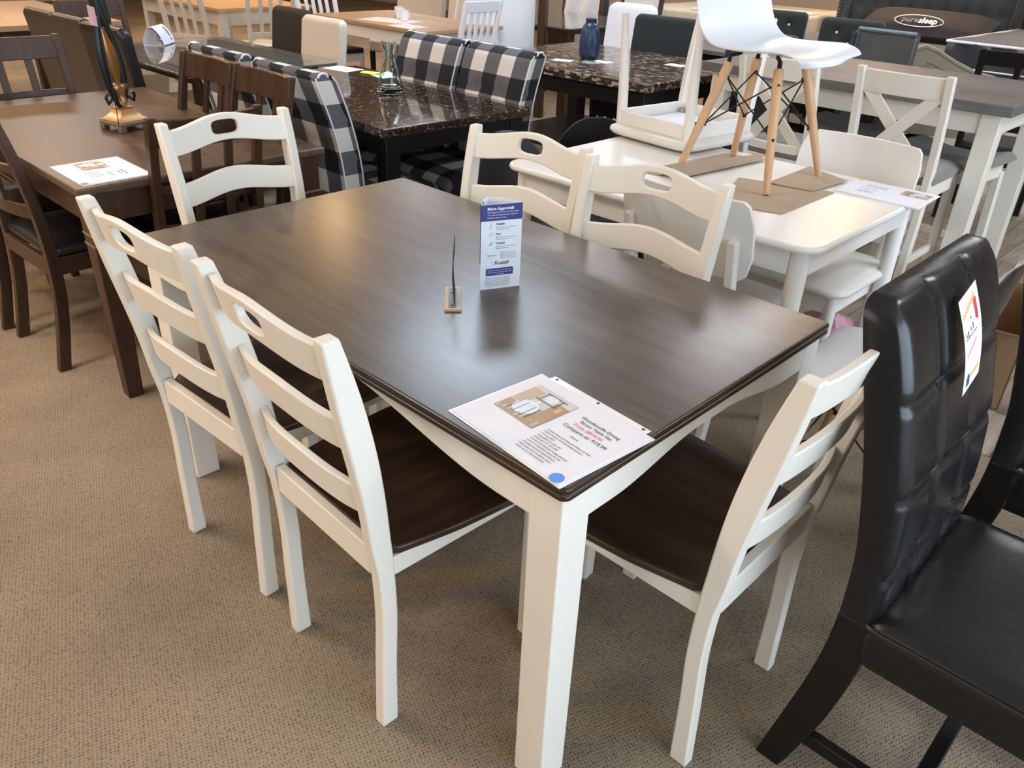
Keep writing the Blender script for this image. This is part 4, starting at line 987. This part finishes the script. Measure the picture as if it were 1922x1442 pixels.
uph('leather_chair', 'worn brown-grey leather chair farthest left behind the brown table', (1.02, 5.00, 0), -88, M_WORN, .99, .42, th=.07)

# low round-back chairs between the marble table and the white table
def tub(label, loc, rz, m, w=.42, h=.79):
    t = thing('tub_chair', label, 'chair', loc, rz); hw = w / 2
    def S(u, v, o):
        x = u * 2 - 1; top = h - .17 * abs(x) ** 2.6; z = .44 + (top - .44) * v; return (x * hw, .02 + .13 * x * x - .05 * v + o, z)
    G().grid(26, 14, lambda u, v: S(u, v, .022), lambda u, v: S(u, v, -.022 if m is M_DGREY else .008)).build('backrest', m, t, .008, seg=3, angle=70)
    slab('seat', hw, .21, .09, .42, .46, m, t, .015, 0, .23)
    for sx in (-1, 1):
        for sy in (.07, .39): G().tube([(sx * .2, sy, 0), (sx * .15, .23 + (sy - .23) * .75, .42)], [.010, .014], 10).build('leg', M_BLACKWOOD, t)
    return t
tub('low grey fabric chair with rounded back behind the cream chair, under the marble table corner', (1.64, 1.74, 0), 150, M_DGREY, .34, .775)
tub('low black shell chair with a thin rounded back beside the white table', (2.12, 1.66, 0), 140, M_BLACKMETAL, .46, .79)

# ================================================================== OAK TABLE SET, BACK
ot = rtable('dining_table', 'oak-topped dining table with white frame in the back', (4.12, 5.47, 0), .90, 1.56, .762, .03, .08, .03, .10, (M_OAK, M_WHITEPAINT), r=.01, bev=.004)
def slat_chair(label, loc, rz, m, group, h=1.0, ns=4):
    t = thing('slat_back_chair', label, 'chair', loc, rz, group); hw = .215
    zs = [h * k / 12 for k in range(13)]; tb = [(0, -.01), (.25, .035), (.45, .045), (.7, .02), (h, -.05)]
    for s in (-1, 1):
        x0, x1 = (hw - .035, hw) if s > 0 else (-hw, -hw + .035)
        G().strip([(smooth(tb, z), z) for z in zs], [(smooth(tb, z) + .035, z) for z in zs], x0, x1).build('back_post', m, t, 0.003)
        G().box(s*.195 - .018, s*.195 + .018, .405, .441, 0, .43).build('front_leg', m, t, 0.003)
    def rail(n_, z0, z1): G().strip([(smooth(tb, z0) + .006, z0), (smooth(tb, z1) + .006, z1)], [(smooth(tb, z0) + .028, z0), (smooth(tb, z1) + .028, z1)], -hw + .03, hw - .03).build(n_, m, t, 0.003)
    rail('crest_rail', h - .085, h - .003); rail('lower_rail', .56, .60)
    for k in range(ns):
        x = -hw + .035 + (2 * hw - .07) * (k + 1) / (ns + 1); zz = [.58, .7, .8, h - .06]
        G().strip([(smooth(tb, z) + .010, z) for z in zz], [(smooth(tb, z) + .022, z) for z in zz], x - .017, x + .017).build('back_slat', m, t, 0.002)
    G().box(-hw + .02, hw - .02, .045, .065, .36, .43).box(-.18, .18, .41, .43, .36, .43).box(-hw + .003, -hw + .022, .06, .42, .36, .43).box(hw - .022, hw - .003, .06, .42, .36, .43).build('seat_rail', m, t, 0.002)
    slab('seat', hw - .005, .20, .03, .432, .475, M_DBROWN, t, .012, 0, .255)
    return t
WG = 'white slat-back chairs around the oak table'
sl = slat_chair('white slat-back chair at the right end of the oak table, back to the camera', (4.02, 4.40, 0), 3, M_WHITEPAINT, WG)
dup(sl, 'white slat-back chair at the far left end of the oak table', (3.86, 6.46, 0), 178, WG)
dup(sl, 'white slat-back chair on the far side of the oak table, right of the cups', (4.74, 5.25, 0), 92, WG)
for k, (x, y) in enumerate(((4.20, 5.66), (4.13, 5.55), (4.02, 5.36))):
    c = thing('mug', ('leftmost white cup on the oak table', 'middle white cup on the oak table', 'rightmost white cup on the oak table')[k], 'cup', (x, y, .764), 0, 'white cups on the oak table')
    G().lathe([(.030, 0), (.036, .006), (.040, .085), (.037, .085), (.033, .008), (.01, .006)], n=24).build('cup_body', M_SHELL, c)
    G().tube([(.037, 0, .068), (.058, 0, .062), (.060, 0, .032), (.036, 0, .022)], .005, 8).build('handle', M_SHELL, c)
fl = thing('flyer', 'white paper under the cups on the oak table', 'paper', (3.88, 5.20, .762), 15); G().box(0, .3, 0, .5, 0, .001).build('page', M_PAPER, fl, smooth=False)
fl = thing('flyer', 'white leaflet on the near edge of the oak table', 'paper', (3.70, 4.90, .762), 0); G().box(0, .21, 0, .29, 0, .001).build('page', M_PAPER, fl, smooth=False)
uph('upholstered_chair', 'wide pale grey upholstered chair behind the oak table', (5.05, 6.35, 0), 100, mat('greige_fabric', (.48, .45, .41), .8), 1.0, .6)
uph('upholstered_chair', 'off-white upholstered chair behind the oak table, right of the grey one', (5.12, 5.60, 0), 95, M_IVORY, 1.0, .7)
pn = thing('display_panel', 'tall plain white panel beside the brown post', 'panel', (4.62, 4.78, 0), -38); G().box(-.30, .30, -.02, .02, 0, 1.6).build('board', M_WHITEPAINT, pn, .003)
po = thing('wooden_post', 'brown wooden post right of the white panel', 'post', (4.86, 4.50, 0), 20); G().box(-.035, .035, -.035, .035, 0, 1.7).build('post', M_BROWN, po, .003)

# far glass table with bagged chairs
fg = rtable('glass_dining_table', 'far glass-topped dining table with dark wooden legs, centre back', (5.58, 4.92, 0), 1.25, 1.3, .762, .012, .09, .08, .05, (M_TABLEGLASS, M_BROWN), r=.02, bev=.002, rot=0)
bagf = M_PLASTICBAG
def bagged(label, loc, rz):
    t = thing('bagged_chair', label, 'chair', loc, rz, 'chairs wrapped in clear plastic bags at the far glass table')
    for s in (-1, 1): G().strip([(0, 0), (.03, .5), (-.06, 1.05)], [(.035, 0), (.065, .5), (-.03, 1.05)], s*.21 - .02, s*.21 + .02).build('back_post', M_BROWN, t, .003)
    G().grid(16, 20, lambda u, v: ((u*2-1)*.19, .03 - .06*v + .018*math.sin(u*11+v*7) + .03, .42 + .62*v), lambda u, v: ((u*2-1)*.19, .0 - .06*v, .42 + .62*v)).build('plastic_bag', bagf, t)
    G().box(-.21, .21, .02, .44, .40, .46).build('seat', M_DBROWN, t, .01)
    for s in (-1, 1): G().box(s*.19 - .02, s*.19 + .02, .40, .44, 0, .42).build('front_leg', M_BROWN, t, .003)
    return t
b1 = bagged('chair wrapped in clear plastic, left one at the far glass table', (6.35, 5.30, 0), 105)
dup(b1, 'chair wrapped in clear plastic, right one at the far glass table', (6.20, 4.45, 0), 95)
fn = thing('folding_fan', 'white pleated paper fan standing on the far glass table', 'ornament', (5.30, 5.30, .775), 35)
g = G()
for k in range(17): a = R(-10 + k * 200 / 16); g.xf(Matrix.Identity(4)); st = len(g.v); g.box(.01, .085, -.004, .004, -.003, .003); g.xf(Matrix.Rotation(-a, 4, 'Y'), st)
g.xf(TM(.05)); g.build('pleats', M_CARD, fn)

# ================================================================== GLASS TABLE, LEFT BACK
M_CREAMEDGE = M_WALL
gl = rtable('glass_dining_table', 'glass-topped dining table behind the brown table, card standing on it', (1.72, 4.42, 0), .95, 1.40, .762, .012, .085, .09, .06, (M_TABLEGLASS, M_BROWN), r=.03, bev=.002)
slab('lower_glass_shelf', .40, .62, .02, .56, .57, M_TABLEGLASS, gl, .002)
tc = thing('table_tent_card', 'white folded tent card lying on its side on the glass table', 'sign', (1.545, 4.93, .762), -47)
o_ = [(0, .001), (.03, -.0 + .0005), (.07, .0005), (.115, .001), (.122, .006), (.112, .045), (.085, .085), (.055, .112), (.046, .112), (.022, .085), (.004, .045), (-.003, .012)]
cx_, cz_ = .06, .045; i_ = [(cx_ + (x - cx_) * .965, cz_ + (z - cz_) * .965) for x, z in o_]
rg = lambda P, y: [(x, y, z) for x, z in P]
G().loft([rg(o_, 0), rg(o_, .20), rg(i_, .20), rg(i_, 0), rg(o_, 0)], caps=False).build('card_panel', M_CARD, tc, angle=50)
def onp(t0, t1, y0, y1, nm):
    p = lambda t_: (.1215 + (.0565 - .1215) * t_ + .010 * math.sin(PI * t_), .008 + (.112 - .008) * t_ + .006 * math.sin(PI * t_))
    G().grid(8, 1, lambda u, v: (p(t0 + (t1 - t0) * u)[0] + .0012, y0 + (y1 - y0) * v, p(t0 + (t1 - t0) * u)[1] + .0012), lambda u, v: (p(t0 + (t1 - t0) * u)[0] - .002, y0 + (y1 - y0) * v, p(t0 + (t1 - t0) * u)[1] - .001)).build(nm, M_NAVY, tc)
onp(0, .97, -.0005, .018, 'navy_header'); onp(.12, .86, .155, .168, 'navy_print_bar')
bs = brown_chair('dark brown chair with arched rails at the far end of the glass table', (1.42, 5.36, 0), 178, BG + ' and the glass table'); bs['group'] = 'brown chairs at the glass table'

# ---- white farmhouse table and pale chairs, far back left
ft = rtable('dining_table', 'pale farmhouse dining table far behind the glass table', (3.60, 7.75, 0), 1.0, 1.70, .765, .03, .08, .03, .12, (M_OAK, M_GREIGE), r=.01, bev=.004)
fc = slat_chair('pale green-grey chair with plastic-covered seat before the farmhouse table', (2.62, 6.62, 0), -62, M_GREIGE, 'pale chairs at the farmhouse table', 1.02, 3)
G().grid(12, 12, lambda u, v: ((u*2-1)*.23, .05 + v*.42, .492 + .008*math.sin(u*13 + v*9)), lambda u, v: ((u*2-1)*.23, .05 + v*.42, .478)).build('plastic_cover', M_PLASTICBAG, fc)
dup(fc, 'pale green-grey chair right of the farmhouse table, beside the dark parsons chair', (3.35, 6.40, 0), -20)
lt = rtable('dining_table', 'plain light brown table far back at the upper left corner', (1.35, 7.30, 0), 1.30, 1.90, .762, .04, .09, .04, .09, (wood('tan_top', (.30, .20, .12), (.40, .28, .18), .5, 'Y', .4), M_BROWN), r=.01, bev=.004)

# ================================================================== RIGHT BACK
t3 = rtable('dining_table', 'grey-brown table end behind the grey counter table with the tufted chairs', (5.22, 2.35, 0), .70, 1.7, .76, .03, .08, .04, .08, (M_GREYTOP, M_BLACKWOOD), r=.01, bev=.003)
TU = [(-.10, .90), (.10, .90), (-.10, .76), (.10, .76), (0, .83)]
tu = uph('tufted_chair', 'black tufted chair with crystal buttons, right one behind the counter table', (5.72, 2.14, 0), 96, M_DARKFAB, 1.0, .46, tuft=TU, group='black tufted chairs with crystal buttons')
dup(tu, 'black tufted chair with crystal buttons, left one behind the counter table', (5.86, 2.82, 0), 98)
dup(tu, 'black tufted chair mostly hidden behind the moulded white seat', (4.15, 2.02, 0), 90)
wr = thing('wrapped_chair', 'grey plastic-wrapped chairs stacked beside the tufted chair', 'chair', (5.02, 1.60, 0), 84)
G().grid(12, 12, lambda u, v: ((u*2-1)*.20, .03 - .03*v + .006*math.sin(u*9+v*5), .40 + .60*v), lambda u, v: ((u*2-1)*.20, -.03 - .03*v, .40 + .60*v)).build('backrest', M_WRAP, wr, .012, seg=3)
G().tube([(-.20, 0, 1.0), (.20, 0, 1.0)], .016, 10).tube([(.205, -.10, .38), (.205, -.11, .99)], .014, 8).tube([(.205, .02, .38), (.205, 0, .99)], .014, 8).build('plastic_edge', M_BLUEGREY, wr)
G().box(.20, .22, -.13, .05, .45, .98).build('side_board', M_DGREY, wr, .004)
G().box(-.20, .20, .0, .42, .38, .44).build('seat', M_DGREY, wr, .01)
for s in (-1, 1):
    G().box(s*.18 - .02, s*.18 + .02, -.02, .02, 0, .40).build('leg', M_BLACKWOOD, wr); G().box(s*.18 - .02, s*.18 + .02, .38, .42, 0, .40).build('leg', M_BLACKWOOD, wr)
# taupe curved footboard
fb = thing('bed_footboard', 'taupe footboard with a sloping curved top behind the counter table', 'bed board', (5.55, 1.58, 0), -68)
cur = [(0, .86), (.06, .885), (.14, .86), (.28, .79), (.42, .735), (.55, .71)]
g = G(); g.loft([[(x, -.02, .30), (x, .02, .30), (x, .02, z), (x, -.02, z)] for x, z in cur]); g.build('board', M_TAUPE, fb, .003)
G().loft([[(x, -.032, z - .005), (x, .032, z - .005), (x, .032, z + .018), (x, -.032, z + .018)] for x, z in cur]).build('top_moulding', M_TAUPE, fb, .004)
G().tube([(.10, -.024, .40), (.10, -.024, .79), (.28, -.024, .725), (.46, -.024, .66), (.46, -.024, .40)], .006, 6).build('panel_moulding', M_TAUPE, fb)
for x in (0.02, .5): G().box(x - .02, x + .02, -.025, .025, 0, .32).build('leg', M_TAUPE, fb)
# black slatted chair
bsl = slat_chair('black wooden slat-back chair at the right edge behind the counter table', (4.70, .70, 0), -84, M_BLACKWOOD, 'black slat chair', 1.0, 1); bsl.pop('group', None)
# bed with tufted headboard
bd = thing('bed', 'bed with dark tufted headboard edged in nailheads, upper right', 'bed', (8.35, 2.52, 0), -4)
def hb(u, v):
    y = -.80 + 1.60 * u; z = .35 + 1.0 * v; d = 0
    for j in range(5):
        for i in range(9):
            a = -.70 + .175 * i + (.0875 if j % 2 else 0); b = .60 + .17 * j; d += math.exp(-((y - a) ** 2 + (z - b) ** 2) / .0016) * .03
    return (-.05 + d, y, z)
G().grid(72, 36, hb, lambda u, v: (.05, -.80 + 1.60 * u, .35 + 1.0 * v)).build('headboard', M_HEAD, bd, angle=80)
for s in (-1, 1):
    w_ = G().box(-.10, .06, s*.86 - .06, s*.86 + .06, 0, 1.35).build('side_wing', M_HEAD, bd, .02)
    g = G(); [g.tube([(-.104, s*.86 + o, z), (-.100, s*.86 + o, z)], .011, 8) for z in [.35 + .033 * k for k in range(31)] for o in (-.035, .035)]; g.build('nailhead_trim', M_STUD, w_)
slab('mattress', .98, .76, .08, .40, .70, M_MATTOP, bd, .04, -1.12, 0)
G().box(-2.1, -.1, -.78, .78, .08, .39).build('base', M_CREAMCLOTH, bd, .01)
def pillow(name, label, loc, rz, L, Wd, T, m, tilt=0):
    t = thing(name, label, 'pillow', loc, rz)
    def S(u, v, s):
        x, y = u * 2 - 1, v * 2 - 1; q = max(0, (1 - x ** 4)) ** .5 * max(0, (1 - y ** 4)) ** .5
        return (x * L / 2, y * Wd / 2, T / 2 + s * T / 2 * q)
    o = G().grid(24, 18, lambda u, v: S(u, v, 1), lambda u, v: S(u, v, -1)).build('cushion', m, t, angle=80)
    if tilt: o.rotation_euler = (R(tilt), 0, 0); o.location = (0, 0, .04)
    return t
pw = pillow('pillow', 'long dark brown pillow with a white sleep logo leaning on the tufted headboard', (7.98, 2.38, .70), -94, 1.20, .40, .20, M_PILLOW, 22)
MP = Matrix.Translation((0, -.215, .165)) @ Matrix.Rotation(R(48), 4, 'X')
text('logo_text', [('sleep', .0, 0, .085, 'LEFT', .002)], M_WHITEINK, pw, MP, .004); text('logo_text_dim', [('pure', 0, 0, .085, 'RIGHT')], M_GREYINK, pw, MP, .004)
G().tube([(.23 * math.cos(a), .02 + .062 * math.sin(a), 0) for a in [2 * PI * k / 40 for k in range(41)]], .004, 6).xf(MP).build('logo_oval', M_WHITEINK, pw)
pillow('pillow', 'deep blue pillow at the right edge beside the headboard', (8.25, 1.25, .87), -75, .70, .45, .26, M_BLUESHADE, 15)
# plastic wrapped mattress
mm_ = thing('mattress', 'dark mattress wrapped in shiny plastic at the right edge, white piping on its border', 'mattress', (7.22, 1.10, .47), -2)
def mq(u, v): return (-.72 + 1.95 * u, -1.2 + 1.75 * v, .39 + .012 * math.sin(u * 17) * math.sin(v * 13) + .05 * math.sin(PI * u) * math.sin(PI * v))
G().grid(24, 24, mq, lambda u, v: (-.72 + 1.95 * u, -1.2 + 1.75 * v, .375)).build('top_panel', M_MATTOP, mm_, angle=80)
G().grid(40, 6, lambda u, v: (-.735 + .012 * math.sin(u * 43 + v * 6), .56 - 1.78 * u, .01 + .37 * v), lambda u, v: (-.70, .56 - 1.78 * u, .01 + .37 * v)).grid(30, 6, lambda u, v: (-.73 + 1.95 * u, .565 + .010 * math.sin(u * 37), .01 + .37 * v), lambda u, v: (-.73 + 1.95 * u, .54, .01 + .37 * v)).build('side_panel', M_MATTRESS, mm_)
G().box(-.70, 1.2, -1.18, .54, 0, .37).build('core', M_MATTRESS, mm_)
G().tube([(-.74, -1.2, .385), (-.74, .565, .385), (1.2, .565, .385)], .010, 8).tube([(-.74, -1.2, .20), (-.74, .565, .20)], .006, 8).build('white_piping', M_PAPER, mm_)
bx_ = thing('box_spring', 'white box foundation under the wrapped mattress', 'bed base', (7.22, 1.10, 0), -2); G().box(-.70, 1.2, -1.18, .54, 0, .465).build('base', M_CREAMCLOTH, bx_, .01)
cb = thing('bed', 'low cream bed with white sheet beyond the tufted chairs', 'bed', (8.25, 4.45, 0), 0); slab('mattress', .9, .85, .05, .50, .80, M_CREAMCLOTH, cb, .03); slab('base', .88, .83, .03, .05, .49, M_IVORY, cb, .01); slab('white_sheet', .5, .5, .03, .802, .82, M_PAPER, cb, .006, -.38, -.3)
# dark cabinet + post + tan box, centre back
cbk = thing('dark_cabinet', 'dark grey upholstered panel beside a brown post, centre back', 'cabinet', (7.0, 5.6, 0), 40); G().box(-.28, .28, -.1, .1, .05, 1.5).build('body', M_DGREY, cbk, .02); G().box(.28, .36, -.11, .11, 0, 1.5).build('post', M_BROWN, cbk, .004)

# ================================================================== FLOOR CLUTTER, RIGHT
bx2 = thing('cardboard_box', 'open brown cardboard box with glossy tape on the floor behind the black chair', 'box', (2.62, .10, .004), 8)
g = G(); g.box(-.30, .30, -.22, -.214, 0, .30).box(-.30, .30, .214, .22, 0, .30).box(-.30, -.294, -.22, .22, 0, .30).box(.294, .30, -.22, .22, 0, .30).box(-.3, .3, -.22, .22, 0, .006); g.build('box_body', M_BROWNBOX, bx2)
G().hexa([(-.30, -.22, .30), (.30, -.22, .30), (.30, -.36, .33), (-.30, -.36, .33), (-.30, -.22, .305), (.30, -.22, .305), (.30, -.36, .335), (-.30, -.36, .335)]).hexa([(-.30, .22, .30), (-.30, -.22, .30), (-.46, -.22, .36), (-.46, .22, .36), (-.30, .22, .305), (-.30, -.22, .305), (-.46, -.22, .365), (-.46, .22, .365)]).build('flap', M_BROWNBOX, bx2)
pb = thing('plastic_bag', 'crumpled pink and clear plastic bag on the floor under the white chair seat', 'bag', (2.02, .36, .004), 25)
def bagf_(u, v, s=1.0):
    a = 2 * PI * u; r_ = .13 * s * math.sin(PI * (.08 + .84 * v)) * (1 + .16 * math.sin(5 * a + 9 * v) + .09 * math.sin(11 * a - 14 * v)); return (r_ * 1.2 * math.cos(a), r_ * math.sin(a), .24 * v)
g = G(); g.loft([[bagf_(i / 48, k / 20) for i in range(48)] for k in range(21)]); g.build('clear_bag', M_PLASTICBAG, pb, angle=30)
g = G(); g.loft([[(bagf_(i / 48, k / 14, .85)[0] + .06, bagf_(i / 48, k / 14, .85)[1] + .05, .14 + .62 * bagf_(i / 48, k / 14)[2]) for i in range(48)] for k in range(15)]); g.build('pink_bag', M_PINKBAG, pb, angle=30)
lint = thing('paper_scrap', 'tiny white scrap on the carpet beside the near end chair', 'scrap', (.70, .03, 0), 30); G().box(-.009, .009, -.002, .002, 0, .002).box(-.002, .004, -.007, .006, 0, .0025).build('scrap', M_PAPER, lint)
